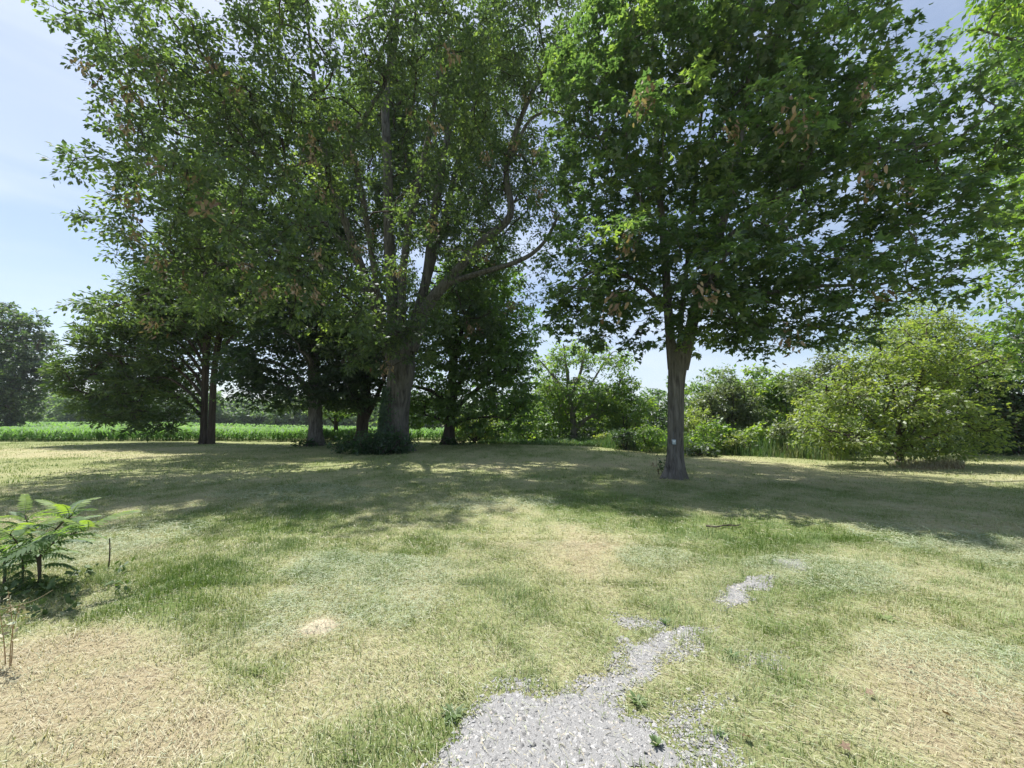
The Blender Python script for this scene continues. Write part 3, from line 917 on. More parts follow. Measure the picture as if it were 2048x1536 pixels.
cedar = make_tree(
    'cedar_tree', 'wide olive green cedar with twin trunks and bare limbs fanning out at its side', 'tree',
    [(407, 889, 26, 8), (407, 870, 26, 6.2), (409, 800, 26, 5.6), (413, 700, 26, 6), (425, 580, 26, 4.5), (440, 460, 26, 3)], cedar_limbs,
    [(190, 760, 26, 42, 55, 2.4), (235, 690, 26, 55, 52, 2.6), (290, 630, 26, 65, 52, 2.8), (225, 820, 25.6, 52, 30, 2.2), (290, 842, 25, 60, 22, 1.8), (360, 580, 26, 75, 65, 2.8), (320, 700, 24.6, 55, 42, 1.2), (425, 500, 26, 75, 90, 2.8), (270, 762, 24.8, 60, 34, 1.4),
     (490, 620, 26.6, 55, 60, 2), (400, 640, 24.6, 50, 40, 1.2), (380, 660, 27.8, 90, 60, 1.6), (310, 760, 28, 80, 50, 1.5), (440, 400, 26, 55, 60, 2.2), (380, 760, 26.8, 60, 45, 1.2, .6), (350, 810, 25, 50, 25, 1, .7), (470, 720, 26.6, 40, 50, 1.4, .8), (400, 560, 24.8, 80, 60, 1.6)],
    'cedar_leaf', 'cedar_bark', 'spray', lsize=.32, spacing=.62, per=35, spray=.62, flat=.5, droop=.1, seed=13, twr=.009, shell=.35, upness=.5)

dm1 = make_tree(
    'shade_tree', 'dark maple with thick grey trunk and low drooping boughs between cedar and oak', 'tree',
    [(632, 893, 24.5, 18), (632, 880, 24.5, 13.5), (630, 830, 24.5, 12.5), (629, 790, 24.5, 12), (627, 700, 24.5, 10), (622, 560, 24.5, 7)],
    [[(630, 800, 24.5, 6), (580, 740, 24, 4), (520, 720, 23.5, 3), (480, 740, 23.3, 1.5)], [(630, 780, 24.5, 6), (690, 720, 24, 4), (730, 700, 23.6, 2)], [(628, 740, 24.5, 6), (570, 640, 24, 4), (530, 580, 24, 2)], [(626, 720, 24.5, 6), (670, 620, 24.5, 4), (700, 540, 24.5, 2)], [(629, 770, 24.3, 5), (620, 720, 22.5, 4), (600, 700, 21.5, 2)]],
    [(550, 720, 23.5, 90, 70, 2.6), (520, 775, 23, 60, 35, 1.8), (480, 740, 23.6, 40, 50, 1.6), (620, 640, 23.5, 120, 90, 3), (640, 770, 22.5, 80, 38, 2), (700, 700, 23.6, 80, 80, 2.4), (600, 500, 24.5, 130, 100, 3.4, .8), (560, 600, 25, 90, 90, 3), (690, 790, 24.5, 60, 30, 2), (570, 800, 25, 60, 26, 2)],
    'dark_leaf', 'maple_bark', 'diamond', lsize=.21, spacing=.80, per=45, spray=.72, flat=.38, droop=.3, seed=17, twr=.007, shell=.3)

dm2 = make_tree(
    'shade_tree', 'dark tree with black stout trunk directly behind the oak at its left', 'tree',
    [(722, 889, 26.5, 17), (723, 872, 26.5, 12), (726, 840, 26.5, 11), (730, 800, 26.5, 10), (735, 700, 26.5, 8)],
    [[(728, 845, 26.5, 6), (748, 805, 26.3, 5), (775, 740, 26.3, 3)], [(726, 820, 26.5, 5), (700, 770, 26.3, 4), (670, 740, 26, 2)]],
    [(720, 770, 26.3, 85, 50, 2.6), (760, 700, 26.8, 80, 80, 2.6), (700, 690, 27, 80, 80, 2.6), (780, 600, 27, 80, 80, 2.6, .8), (680, 800, 26.4, 50, 25, 1.8)],
    'dark_leaf', 'dark_bark', 'diamond', lsize=.22, spacing=.74, per=34, spray=.75, flat=.4, droop=.3, seed=19, twr=.008)

sm = make_tree(
    'young_tree', 'slim young tree with bright low leaves seen between two dark trunks by the corn', 'tree',
    [(672, 884, 30, 6), (672, 865, 30, 4.2), (672, 845, 30, 4), (673, 815, 30, 3.2), (674, 780, 30, 2)],
    [[(672, 850, 30, 2.2), (655, 832, 29.8, 1.6), (636, 822, 29.6, .9)], [(672, 846, 30, 2.2), (690, 830, 29.8, 1.6), (708, 822, 29.6, .9)]],
    [(672, 820, 29.8, 55, 16, 1.6), (645, 805, 30, 40, 20, 1.5), (700, 808, 30, 40, 20, 1.5), (672, 780, 30, 50, 25, 1.6)],
    'bright_leaf', 'dark_bark', 'diamond', lsize=.18, spacing=.7, per=30, spray=.6, flat=.4, seed=23, twr=.006, trunk_sides=8)

dm3 = make_tree(
    'shade_tree', 'broad maple behind the oak, boughs sweeping low to the ground at its sunny side', 'tree',
    [(898, 890, 25.8, 15), (898, 875, 25.8, 11), (900, 840, 25.8, 10), (903, 800, 25.8, 9.5), (906, 720, 25.8, 8), (910, 600, 25.8, 5)],
    [[(901, 830, 25.8, 5), (940, 790, 25.3, 4), (985, 760, 24.8, 3), (1030, 745, 24.4, 1.5)], [(900, 850, 25.8, 4), (935, 838, 25, 3), (980, 835, 24.4, 2), (1020, 842, 24, 1)], [(903, 790, 25.8, 5), (950, 720, 25.4, 4), (1000, 670, 25.2, 2)], [(900, 810, 25.8, 5), (860, 780, 25.5, 4), (820, 770, 25.3, 2)], [(906, 740, 25.8, 5), (930, 640, 25.6, 4), (970, 560, 25.6, 2)], [(899, 850, 25.8, 3.5), (870, 835, 25.2, 2.5), (840, 830, 25, 1.2)]],
    [(880, 750, 25.3, 90, 70, 2.6), (960, 690, 25, 85, 75, 2.6), (1010, 780, 24.6, 62, 50, 2.2), (1010, 842, 24.2, 55, 24, 1.6), (930, 630, 26, 105, 75, 2.8), (1030, 660, 25.6, 50, 70, 2), (960, 560, 26.6, 90, 70, 2.6), (840, 825, 25.6, 52, 32, 2), (1050, 720, 25, 30, 60, 1.6), (960, 810, 24.6, 55, 40, 1.6), (940, 850, 24.6, 45, 18, 1.4), (1000, 720, 24, 60, 60, 1.8), (900, 820, 24.4, 40, 30, 1.2), (1055, 800, 24.4, 30, 50, 1.4), (870, 660, 25, 60, 60, 2)],
    'bright_leaf', 'dark_bark', 'diamond', lsize=.22, spacing=.78, per=40, spray=.7, flat=.4, droop=.35, seed=29, twr=.007, shell=.35, tint_bias=-.22)

open_tree = make_tree(
    'hackberry_tree', 'airy light green tree with pale leaning trunk and open crown beyond the lawn', 'tree',
    [(1150, 889, 30, 9), (1149, 875, 30, 6.5), (1147, 850, 30, 6), (1144, 820, 30, 5), (1138, 790, 30, 4.5), (1135, 740, 30, 3)],
    [[(1150, 862, 30, 4.5), (1168, 842, 29.6, 4), (1195, 825, 29.3, 3), (1230, 790, 29, 2), (1245, 755, 29, 1.2)], [(1143, 810, 30, 3.5), (1120, 770, 30, 3), (1092, 735, 30, 2), (1075, 715, 30, 1)], [(1140, 800, 30, 3.5), (1160, 750, 30, 3), (1170, 705, 30, 2), (1172, 680, 30, 1)], [(1145, 830, 30, 3), (1175, 780, 30, 2.5), (1205, 730, 30, 1.5), (1225, 705, 30, 1)], [(1136, 760, 30, 3), (1130, 715, 30, 2), (1128, 690, 30, 1)]],
    [(1095, 735, 30, 40, 32, 1.8, .55), (1140, 708, 30, 48, 26, 1.8, .55), (1190, 715, 30, 42, 28, 1.8, .5), (1235, 735, 29.2, 34, 34, 1.6, .6), (1150, 785, 29.4, 60, 36, 1.8, .7), (1210, 800, 29.2, 48, 32, 1.6, .7), (1095, 800, 30, 40, 34, 1.8, .7), (1105, 842, 29.4, 36, 18, 1.3, .8), (1245, 780, 29.4, 25, 28, 1.3, .7), (1170, 835, 30.5, 50, 26, 1.4, .6)],
    'bright_leaf', 'pale_bark', 'diamond', lsize=.19, spacing=.56, per=30, spray=.62, flat=.55, droop=.3, seed=31, twr=.008, trunk_sides=8, tint_bias=.12)

# ------------------------------------------------------------------ thicket beyond the lawn (each shrub and small tree on its own)
def bush(name, label, cat, px, py, Y, w, top, leaf, seed, shape='diamond', lsize=.16, spacing=.62, per=30, spray=.5, bark='dark_bark', group=None,
         low=None, nl=7, tint_bias=0., stems=4, flat=.7, dens=1.0, droop=.2):
    """rounded shrub or small tree: w half width px, top pixel row of the crown, crown down to row low"""
    r = np.random.default_rng(seed + 100)
    low = py - 3 if low is None else low
    mid, hh = (top + low) / 2, (low - top) / 2
    lobes = [(px, mid, Y, w * .62, hh * .72, w * .6 * Y / FPX, dens)]
    for k in range(nl):
        a = k / nl * 6.283 + r.normal() * .3
        q = .50 + .42 * r.random()
        rr = .18 + .26 * r.random()
        lobes.append((px + w * q * math.cos(a), mid + hh * (.52 + .15 * r.random()) * math.sin(a), Y + r.normal() * w * .3 * Y / FPX, w * rr, hh * (rr + .06), w * rr * Y / FPX, dens))
    for k in range(5):
        a = -.2 - 2.75 * (k + r.random()) / 5
        lobes.append((px + w * .88 * math.cos(a), mid + hh * (.92 + .12 * r.random()) * math.sin(a), Y + r.normal() * w * .25 * Y / FPX, w * .11, hh * .14, w * .12 * Y / FPX, dens * 1.2))
    limbs = []
    for k in range(stems):
        sx = (k - (stems - 1) / 2) / max(1, stems - 1)
        limbs.append([(px + sx * w * .12, py - (py - mid) * .15, Y, max(.7, w * .028)), (px + sx * w * .5, (py + mid) / 2, Y + r.normal() * .4, max(.6, w * .02)), (px + sx * w * .9, mid, Y + r.normal() * .6, max(.5, w * .013)), (px + sx * w * 1.0, mid - hh * .45, Y + r.normal() * .6, max(.3, w * .007))])
    return make_tree(name, label, cat, [(px, py + 1, Y, max(1, w * .05)), (px, py - 4, Y, max(1, w * .04)), (px + 1, (py + mid) / 2, Y, max(.8, w * .03)), (px, mid, Y, max(.6, w * .02))], limbs, lobes, leaf, bark, shape,
                     lsize=lsize, spacing=spacing * .68, per=per, spray=spray, flat=flat, droop=droop, group=group, seed=seed, twr=.006, trunk_sides=7, shell=.35, tint_bias=tint_bias, limb_name='stem', twigs=0, step=.8)

TH = 'shrubs and small trees of the thicket behind the lawn'
make_tree('hawthorn_tree', 'broad yellowish green shrubby tree with dense small leaves at the lawn edge', 'tree',
          [(1800, 931, 14.2, 9), (1800, 925, 14.2, 7), (1798, 890, 14.2, 6), (1802, 850, 14.2, 5), (1810, 780, 14.2, 3)],
          [[(1800, 910, 14.2, 4), (1750, 850, 14, 3.4), (1700, 800, 13.9, 2.4), (1670, 770, 13.8, 1.2)], [(1800, 900, 14.2, 4), (1850, 820, 14, 3.4), (1910, 750, 14, 2.4), (1985, 715, 14, 1.2)], [(1799, 890, 14.2, 4), (1790, 800, 14.1, 3), (1770, 720, 14.1, 2), (1760, 680, 14.1, 1)],
           [(1802, 880, 14.2, 4), (1835, 780, 14.3, 3), (1850, 690, 14.4, 2), (1852, 640, 14.4, 1)], [(1800, 905, 14.2, 4), (1740, 880, 13.4, 3), (1690, 870, 13, 2), (1650, 860, 12.9, 1)], [(1800, 905, 14.2, 4), (1870, 870, 13.6, 3), (1930, 850, 13.4, 2), (1975, 850, 13.4, 1)], [(1800, 890, 14.1, 3), (1800, 830, 13.2, 2.4), (1805, 780, 12.8, 1.4)]],
          [(1670, 800, 13.9, 55, 42, 1.2), (1640, 860, 13.6, 40, 35, .9), (1690, 880, 13.2, 60, 32, 1), (1720, 740, 14.1, 60, 42, 1.2, .9), (1790, 720, 14, 62, 45, 1.3, .9), (1770, 800, 13, 70, 50, 1.1), (1850, 740, 14.1, 65, 45, 1.3, .8), (1850, 820, 13.1, 65, 48, 1.1),
           (1920, 760, 14.1, 58, 40, 1.2, .9), (1975, 725, 14.2, 45, 22, .8, .9), (1930, 840, 13.4, 52, 42, 1.1), (1960, 880, 13.5, 40, 28, .8, .8), (1790, 880, 13, 80, 34, .9), (1880, 890, 13.4, 60, 28, .8), (1845, 660, 14.5, 45, 42, 1.1, .7), (1800, 650, 14.6, 40, 30, 1, .5)],
          'yellow_leaf', 'dark_bark', 'diamond', lsize=.105, spacing=.40, per=36, spray=.40, flat=.6, droop=.2, seed=41, twr=.005, trunk_sides=8, shell=.25, step=.35, limb_name='stem', twigs=1)
bush('mulberry_tree', 'tall pale yellow green tree rising behind the broad shrubby tree', 'tree', 1850, 925, 18, 120, 600, 'yellow_leaf', 42, 'diamond', lsize=.12, spacing=.66, per=34, low=800, nl=8, stems=4, dens=.75)
bush('elm_tree', 'dark green tree at the right picture edge casting deep shade', 'tree', 2040, 930, 18.5, 130, 640, 'dark_leaf', 43, 'diamond', lsize=.15, spacing=.72, per=36, low=905, nl=10, stems=4)
bush('elm_tree', 'dark leafy tree in the gap beside the broad yellowish shrubby tree, far side', 'tree', 1945, 918, 22, 100, 700, 'dark_leaf', 44, 'diamond', lsize=.17, spacing=.8, per=34, low=905, nl=8, stems=3)
bush('sweetgum_tree', 'pale green loose tree just left of the broad yellowish shrubby tree', 'tree', 1655, 905, 19.5, 75, 700, 'olive_leaf', 45, 'diamond', lsize=.14, spacing=.66, per=32, low=850, nl=8, group=TH)
bush('dogwood_shrub', 'grey green shrub with fine leaves crowding the foot of the broad shrubby tree', 'shrub', 1668, 917, 16.2, 62, 810, 'yellow_leaf', 46, 'diamond', lsize=.10, spacing=.46, per=32, low=912, nl=8, group=TH, tint_bias=-.2)
bush('sumac_tree', 'vivid green small tree with two leafy crowns in sun beyond tall grass', 'tree', 1515, 888, 27, 62, 738, 'bright_leaf', 47, 'diamond', lsize=.24, spacing=.86, per=32, low=865, nl=8, group=TH, tint_bias=.12, droop=.4)
bush('sumac_tree', 'vivid green small tree right of the twin-crowned one, under the maple boughs', 'tree', 1580, 888, 26, 48, 748, 'bright_leaf', 48, 'diamond', lsize=.24, spacing=.86, per=32, low=868, nl=7, group=TH, tint_bias=.1, droop=.4)
bush('olive_shrub', 'dull grey green rounded shrub right of the maple trunk', 'shrub', 1455, 888, 24.5, 72, 752, 'olive_leaf', 49, 'diamond', lsize=.15, spacing=.66, per=36, low=882, nl=9, group=TH)
bush('olive_shrub', 'low yellow green bush touching the maple trunk at its right', 'shrub', 1392, 900, 21, 36, 826, 'yellow_leaf', 50, 'diamond', lsize=.14, spacing=.55, per=30, low=897, nl=6, group=TH, tint_bias=.1)
bush('locust_tree', 'bright green tree half hidden by the maple trunk, right side', 'tree', 1398, 886, 31, 52, 770, 'bright_leaf', 51, 'diamond', lsize=.22, spacing=.9, per=30, low=868, nl=7, group=TH)
bush('locust_tree', 'sunlit yellow green tree in front of dark trees, left of the maple trunk', 'tree', 1253, 889, 29, 55, 772, 'bright_leaf', 52, 'diamond', lsize=.2, spacing=.8, per=34, low=884, nl=9, group=TH, tint_bias=.3)
bush('cherry_tree', 'dark bluish green tree just left of the maple trunk', 'tree', 1312, 888, 33, 50, 782, 'far_leaf', 53, 'diamond', lsize=.24, spacing=.95, per=34, low=884, nl=8, group=TH, tint_bias=-.25)
bush('cherry_tree', 'leafy green tree standing behind the pale leaning trunk of the airy tree', 'tree', 1110, 888, 36, 90, 760, 'bright_leaf', 54, 'diamond', lsize=.28, spacing=1.15, per=36, low=886, nl=9, group=TH)
bush('cherry_tree', 'fresh green tree filling the gap between the airy tree and yellow green tree', 'tree', 1215, 888, 37, 80, 775, 'bright_leaf', 55, 'diamond', lsize=.28, spacing=1.15, per=36, low=886, nl=9, group=TH, tint_bias=-.1)
bush('hazel_shrub', 'pale sunlit shrub under the sweeping boughs of the maple behind the oak', 'shrub', 950, 886, 27, 60, 830, 'yellow_leaf', 56, 'diamond', lsize=.18, spacing=.7, per=30, nl=7, group=TH)
bush('hazel_shrub', 'low green shrub at the lawn edge beside the airy tree, left of its trunk', 'shrub', 1060, 889, 28, 55, 826, 'bright_leaf', 57, 'diamond', lsize=.2, spacing=.8, per=34, nl=7, group=TH)
bush('hazel_shrub', 'small pale green bush standing alone at the lawn edge, right of the airy tree', 'shrub', 1212, 892, 24.5, 20, 872, 'yellow_leaf', 58, 'oval', lsize=.12, spacing=.4, per=26, spray=.32, nl=5, group=TH, tint_bias=.2)
bush('sumac_shrub', 'bright young sumac standing in the tall grass, left one', 'shrub', 1520, 912, 18.2, 28, 855, 'bright_leaf', 59, 'oval', lsize=.16, spacing=.42, per=24, spray=.4, nl=5, group=TH, tint_bias=.35, droop=.45)
bush('sumac_shrub', 'bright young sumac in the tall grass beside the broad shrubby tree', 'shrub', 1600, 916, 17, 20, 872, 'bright_leaf', 60, 'oval', lsize=.14, spacing=.38, per=24, spray=.36, nl=5, group=TH, tint_bias=.35, droop=.45)
bush('pokeweed_plant', 'low dark leafy weed on the lawn edge right of the maple trunk', 'plant', 1398, 912, 17.5, 30, 893, 'dark_leaf', 61, 'oval', lsize=.14, spacing=.34, per=24, spray=.32, nl=5, tint_bias=.4)
for k, (px, py, Y, w, top, lf, lab) in enumerate([
        (1300, 905, 19.5, 24, 858, 'bright_leaf', 'small green bush in the tall grass just left of the maple trunk'),
        (1425, 908, 18.6, 38, 848, 'bright_leaf', 'low bright bush in front of the grey green shrub'),
        (1478, 912, 18, 22, 872, 'yellow_leaf', 'tiny pale bush in the tall grass between shrub and young sumac'),
        (1572, 914, 17.4, 30, 852, 'olive_leaf', 'dull green bush in the tall grass between two young sumacs'),
        (1625, 912, 17.8, 40, 795, 'yellow_leaf', 'yellow green bush closing the gap left of the broad shrubby tree'),
        (1252, 900, 20.5, 22, 864, 'dark_leaf', 'dark small bush at the lawn edge below the sunlit yellow green tree')]):
    bush('brush', lab, 'bush', px, py, Y, w, top, lf, 140 + k, 'diamond', lsize=.13, spacing=.52, per=30, spray=.38, low=py - 2, nl=6, group='low brush along the lawn edge', tint_bias=.1)
# a second, farther row closes the thicket
for k, (px, w, top, lf, tb, lab) in enumerate([
        (1340, 60, 768, 'far_leaf', 0., 'far hazy green tree directly behind the maple trunk'),
        (1440, 70, 742, 'far_leaf', .2, 'far tree whose thin top shows above the grey green shrub'),
        (1550, 75, 758, 'far_leaf', .0, 'far tree filling the gap between the two vivid green trees'),
        (1640, 80, 740, 'bright_leaf', -.1, 'far green tree above the pale green loose tree'),
        (1740, 90, 760, 'dark_leaf', .0, 'far dark tree hidden behind the broad yellowish shrubby tree'),
        (1010, 80, 770, 'dark_leaf', .0, 'far dark tree behind the low sweeping maple boughs'),
        (1160, 85, 765, 'far_leaf', .1, 'far tree seen through the open crown of the airy tree')]):
    bush('thicket_tree', lab, 'tree', px, 880, 44, w, top, lf, 70 + k, 'diamond', lsize=.38, spacing=1.45, per=26, spray=.8, low=884, nl=8, group='far row of trees behind the thicket', tint_bias=tb)
# undergrowth shutting off the view below the thicket crowns

def leaf_band(name, n, pts, leaf, lsize, seed, shape='diamond', label=None, cat=None, kind='stuff', tb=0.):
    r = np.random.default_rng(seed)
    m = len(pts)
    ax = rdir(m, r)
    nr = rdir(m, r) * .8
    nr[:, 2] += .9
    o = build(name, [leaves(pts, ax, nr, lsize * (.6 + .8 * r.random(m)), shape, np.clip(r.normal(.45 + tb, .25, m), 0, 1))], M[leaf])
    return tag(o, label, cat, kind=kind)

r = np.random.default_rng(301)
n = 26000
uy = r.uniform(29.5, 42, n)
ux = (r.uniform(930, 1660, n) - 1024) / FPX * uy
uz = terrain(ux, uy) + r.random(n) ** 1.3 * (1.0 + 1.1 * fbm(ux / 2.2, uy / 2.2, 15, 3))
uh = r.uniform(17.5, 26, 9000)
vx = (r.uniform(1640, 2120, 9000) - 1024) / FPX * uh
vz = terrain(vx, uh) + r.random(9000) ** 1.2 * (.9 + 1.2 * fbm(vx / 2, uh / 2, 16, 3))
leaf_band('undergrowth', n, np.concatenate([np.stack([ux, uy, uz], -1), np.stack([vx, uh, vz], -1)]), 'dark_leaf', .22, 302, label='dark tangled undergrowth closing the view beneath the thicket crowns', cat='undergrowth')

# ------------------------------------------------------------------ tall unmown grass strip
def tall_blades(n, front, back, h, w, seed, x0, x1, spread=.35):
    r = np.random.default_rng(seed)
    fx = r.uniform(x0, x1, n)
    fy = np.interp(fx, [q[0] for q in front], [q[1] for q in front])
    y0 = np.array([ground(a, b)[1] for a, b in zip(fx, fy)]) + r.normal(0, .12, n)
    y = y0 + r.random(n) ** 1.5 * (back - y0).clip(.5)
    x = (fx - 1024) / FPX * y
    a = r.random(n) * 6.28
    y0 = y0 + .5 * (fbm(x / 1.1, x * 0 + 3, 28, 3) - .5)
    H = (h * (.45 + .75 * r.random(n)) * (.35 + .65 * sstep(x0, x0 + 60, fx + 40 * (fbm(y, x, 7, 2) - .5))) * (.15 + 1.4 * fbm(x / 1.3, y / 1.3, 8, 3)) * sstep(-.2, .8, y - y0 + .25))[:, None]
    d = np.stack([np.cos(a), np.sin(a), 0 * a], -1)
    s_ = np.stack([-np.sin(a), np.cos(a), 0 * a], -1)
    p = np.stack([x, y, terrain(x, y) - .01], -1)
    lean = (spread * (.3 + r.random(n)))[:, None]
    up = np.array([0, 0, 1.])
    mid = p + (up * .6 + d * lean * .3) * H
    tip = p + (up * (1 - .3 * lean) + d * lean) * H
    ww = w * (.6 + .8 * r.random(n))[:, None]
    V = np.stack([p - s_ * ww, p + s_ * ww, mid + s_ * ww * .7, mid - s_ * ww * .7, tip], 1).reshape(-1, 3)
    b = (np.arange(n) * 5)[:, None]
    t = np.clip(.6 + 1.0 * (fbm(x / 1.3, y / 1.3, 18, 3) - .5) + r.normal(0, .2, n) - .4 * (1 - sstep(0, .5, y - y0)), 0, 1)
    return [(V, b + np.array([0, 1, 2, 3]), t), (np.zeros((0, 3)), (b + np.array([3, 2, 4])) - len(V), t)]

FRONT = [(960, 888), (1180, 893), (1250, 901), (1400, 907), (1520, 914), (1660, 922)]
tg = build('tall_grass', tall_blades(26000, FRONT, 27, .95, .013, 311, 1170, 1680), M['reed_leaf'])
tag(tg, 'bright green tall unmown grass between the lawn and the thicket', 'tall grass', kind='stuff')
wd = build('weeds', tall_blades(7000, FRONT, 32, .42, .018, 312, 955, 1190, .7), M['reed_leaf'])
tag(wd, 'low green weeds along the shaded lawn edge beneath the airy tree', 'weeds', kind='stuff')
dry = build('dry_grass', tall_blades(2600, [(1740, 934), (1800, 938), (1850, 941), (1930, 938)], 14.2, .40, .006, 313, 1765, 1915, 1.1), M['straw'])
tag(dry, 'dry brown grass at the foot of the broad yellowish shrubby tree', 'dry grass', kind='stuff')

# ------------------------------------------------------------------ corn field
def corn(n, y0, y1, x_px1, nl, w, seed, far=False):
    r = np.random.default_rng(seed)
    y = np.sqrt(r.uniform(y0 ** 2, y1 ** 2, n))
    row = .76
    x = -1.5 * y + r.random(n) * (1.5 * y + (x_px1 - 1024) / FPX * y)
    edge = 29.3 + 1.2 * (fbm(x / 6, x * 0, 4, 2) - .5)
    k = y > edge
    x, y = x[k], y[k]
    yy = np.where(far, y, np.round(y / row) * row + r.normal(0, .05, len(y)))
    n = len(x)
    hh = .86 * (.82 + .36 * fbm(x / 3, yy / 3, 71, 3)) * (.9 + .2 * r.random(n))
    bz = terrain(x, yy)
    m = n * nl
    i = np.repeat(np.arange(n), nl)
    lv = np.tile(np.arange(nl), n) / max(1, nl - 1)
    a = np.repeat(r.random(n) * 6.28, nl) + np.tile((np.arange(nl) % 2) * math.pi, n) + r.normal(0, .5, m)
    d = np.stack([np.cos(a), np.sin(a), 0 * a], -1)
    s_ = np.stack([-np.sin(a), np.cos(a), 0 * a], -1)
    L = (.55 * (.6 + .5 * r.random(m)) * (1.1 - .5 * np.abs(lv - .5)))[:, None]
    h0 = (hh[i] * (.18 + .55 * lv))[:, None]
    p = np.stack([x[i], yy[i], bz[i]], -1)
    up = np.array([0, 0, 1.])
    steep = (.55 + .6 * lv)[:, None]
    A = p + up * h0
    B = A + d * L * .42 + up * L * .55 * steep
    C_ = A + d * L * .95 + up * L * (.50 * steep - .25 * r.random((m, 1)))
    W = w * (.7 + .6 * r.random((m, 1)))
    V = np.stack([A - s_ * W * .5, A + s_ * W * .5, B + s_ * W, B - s_ * W, C_], 1).reshape(-1, 3)
    b = (np.arange(m) * 5)[:, None]
    t = np.clip(r.normal(.5, .22, m) + .25 * (lv - .5), 0, 1)
    return [(V, b + np.array([0, 1, 2, 3]), t), (np.zeros((0, 3)), (b + np.array([3, 2, 4])) - len(V), t)], (x, yy, bz, hh)

c1, stalk = corn(3300, 28.5, 33, 1010, 8, .036, 321)
c2, _ = corn(4200, 32.5, 58, 985, 4, .07, 322, True)
c3, _ = corn(5000, 57, 112, 900, 2, .14, 323, True)
sx, sy, sz_, sh = stalk
A = np.stack([sx, sy, sz_], -1)
B = A + np.stack([0 * sx, 0 * sx, sh * .75], -1)
sv, sf = twig_tubes(A, B, .014, .008)
crn = build('corn_field', c1 + c2 + c3 + [(sv, sf, .3)], M['corn_leaf'])
tag(crn, 'waist-high green corn crop stretching from the lawn to the distant wood', 'corn', kind='stuff')

# ------------------------------------------------------------------ distant wood and the lone tree beyond the corn
make_tree('field_tree', 'big rounded dark tree beyond the corn at the left picture edge', 'tree',
          [(20, 872, 56, 10), (20, 850, 56, 8), (22, 800, 56, 7), (20, 700, 56, 4)],
          [[(22, 800, 56, 5), (60, 720, 55, 3), (80, 680, 54, 1.5)], [(20, 790, 56, 5), (-40, 720, 55, 3), (-70, 690, 54, 1.5)]],
          [(20, 660, 56, 65, 45, 4), (60, 700, 55, 42, 40, 3.5), (-40, 700, 56, 60, 60, 4.5), (70, 740, 54.5, 32, 35, 3), (20, 760, 54, 65, 45, 4), (10, 820, 55, 45, 35, 3.5), (-60, 790, 55, 60, 60, 4), (-10, 625, 57, 45, 25, 3)],
          'dark_leaf', 'dark_bark', 'diamond', lsize=.38, spacing=1.25, per=45, spray=1.0, flat=.6, droop=.2, seed=81, twr=.012, shell=.4, tint_bias=.22)

def copy_tree(o, loc, rz, sc_):
    c = o.copy()
    COL.objects.link(c)
    c.location, c.rotation_euler, c.scale = loc, (0, 0, rz), (sc_, sc_, sc_ * 1.05)
    for ch in list(o.children):
        d = ch.copy()
        COL.objects.link(d)
        d.parent = c
    return c

WG = 'trees of the distant wood beyond the corn field'
WL = 'distant tree standing in the wood line beyond the corn field'
protos = [bush('wood_tree', WL, 'tree', 500 + 60 * k, 868, 112, 34, 800 + 4 * k, 'far_leaf', 90 + k, 'diamond', lsize=.62, spacing=2.4, per=40, spray=1.5, low=866, nl=8, group=WG, tint_bias=-.12 + .12 * k, stems=3) for k in range(4)]
r = np.random.default_rng(330)
for k in range(58):
    px = 30 + k * 18 + r.normal() * 5
    Y = 112 + (k % 3) * 9 + r.normal() * 3
    X = (px - 1024) / FPX * Y
    s_ = (1.0 + .22 * r.normal() * .8 + (.12 if px < 320 else -.05)) * (1 + (k % 3) * .1)
    copy_tree(protos[k % 4], (X, Y, float(terrain(X, Y)) - .3), r.random() * 6.28, max(.7, s_))

# ------------------------------------------------------------------ growth at the feet of the yard trees
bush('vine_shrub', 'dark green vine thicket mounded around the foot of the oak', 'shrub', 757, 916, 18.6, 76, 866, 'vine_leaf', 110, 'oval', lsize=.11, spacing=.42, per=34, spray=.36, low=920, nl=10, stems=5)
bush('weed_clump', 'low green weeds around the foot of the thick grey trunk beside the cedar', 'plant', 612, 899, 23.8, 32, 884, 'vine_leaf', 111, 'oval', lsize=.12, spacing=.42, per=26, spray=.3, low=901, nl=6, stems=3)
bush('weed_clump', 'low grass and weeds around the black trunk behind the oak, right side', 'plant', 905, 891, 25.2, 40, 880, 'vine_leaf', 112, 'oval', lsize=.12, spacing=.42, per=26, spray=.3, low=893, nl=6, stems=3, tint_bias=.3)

r = np.random.default_rng(340)
n = 3600
hz = r.random(n) ** 1.1
tz = hz * 3.3
ang = r.normal(math.radians(212), math.radians(34) * (1.15 - .6 * hz))
rad_ = .78 + .42 * np.exp(-tz / .5) - .02 * tz + .10 * r.random(n) * (1.5 - hz)
oc = P(790, 880, 20.2)
ivx = oc[0] + .03 * tz + rad_ * np.cos(ang)
ivy_ = 20.2 + rad_ * np.sin(ang)
ivp = np.stack([ivx, ivy_, tz], -1)
ivn = np.stack([np.cos(ang), np.sin(ang), .5 + 0 * ang], -1) + r.normal(size=(n, 3)) * .4
iva = r.normal(size=(n, 3)) * .7 + np.array([0, 0, -.8])
ivr = thing('ivy', 'dark ivy climbing the left flank of the oak trunk', 'ivy', (oc[0] - .8, 19.9, 0))
part('ivy_leaves', [leaves(ivp, iva, ivn, .12 * (.6 + .7 * r.random(n)), 'oval', np.clip(r.normal(.5, .25, n), 0, 1))], M['vine_leaf'], ivr)
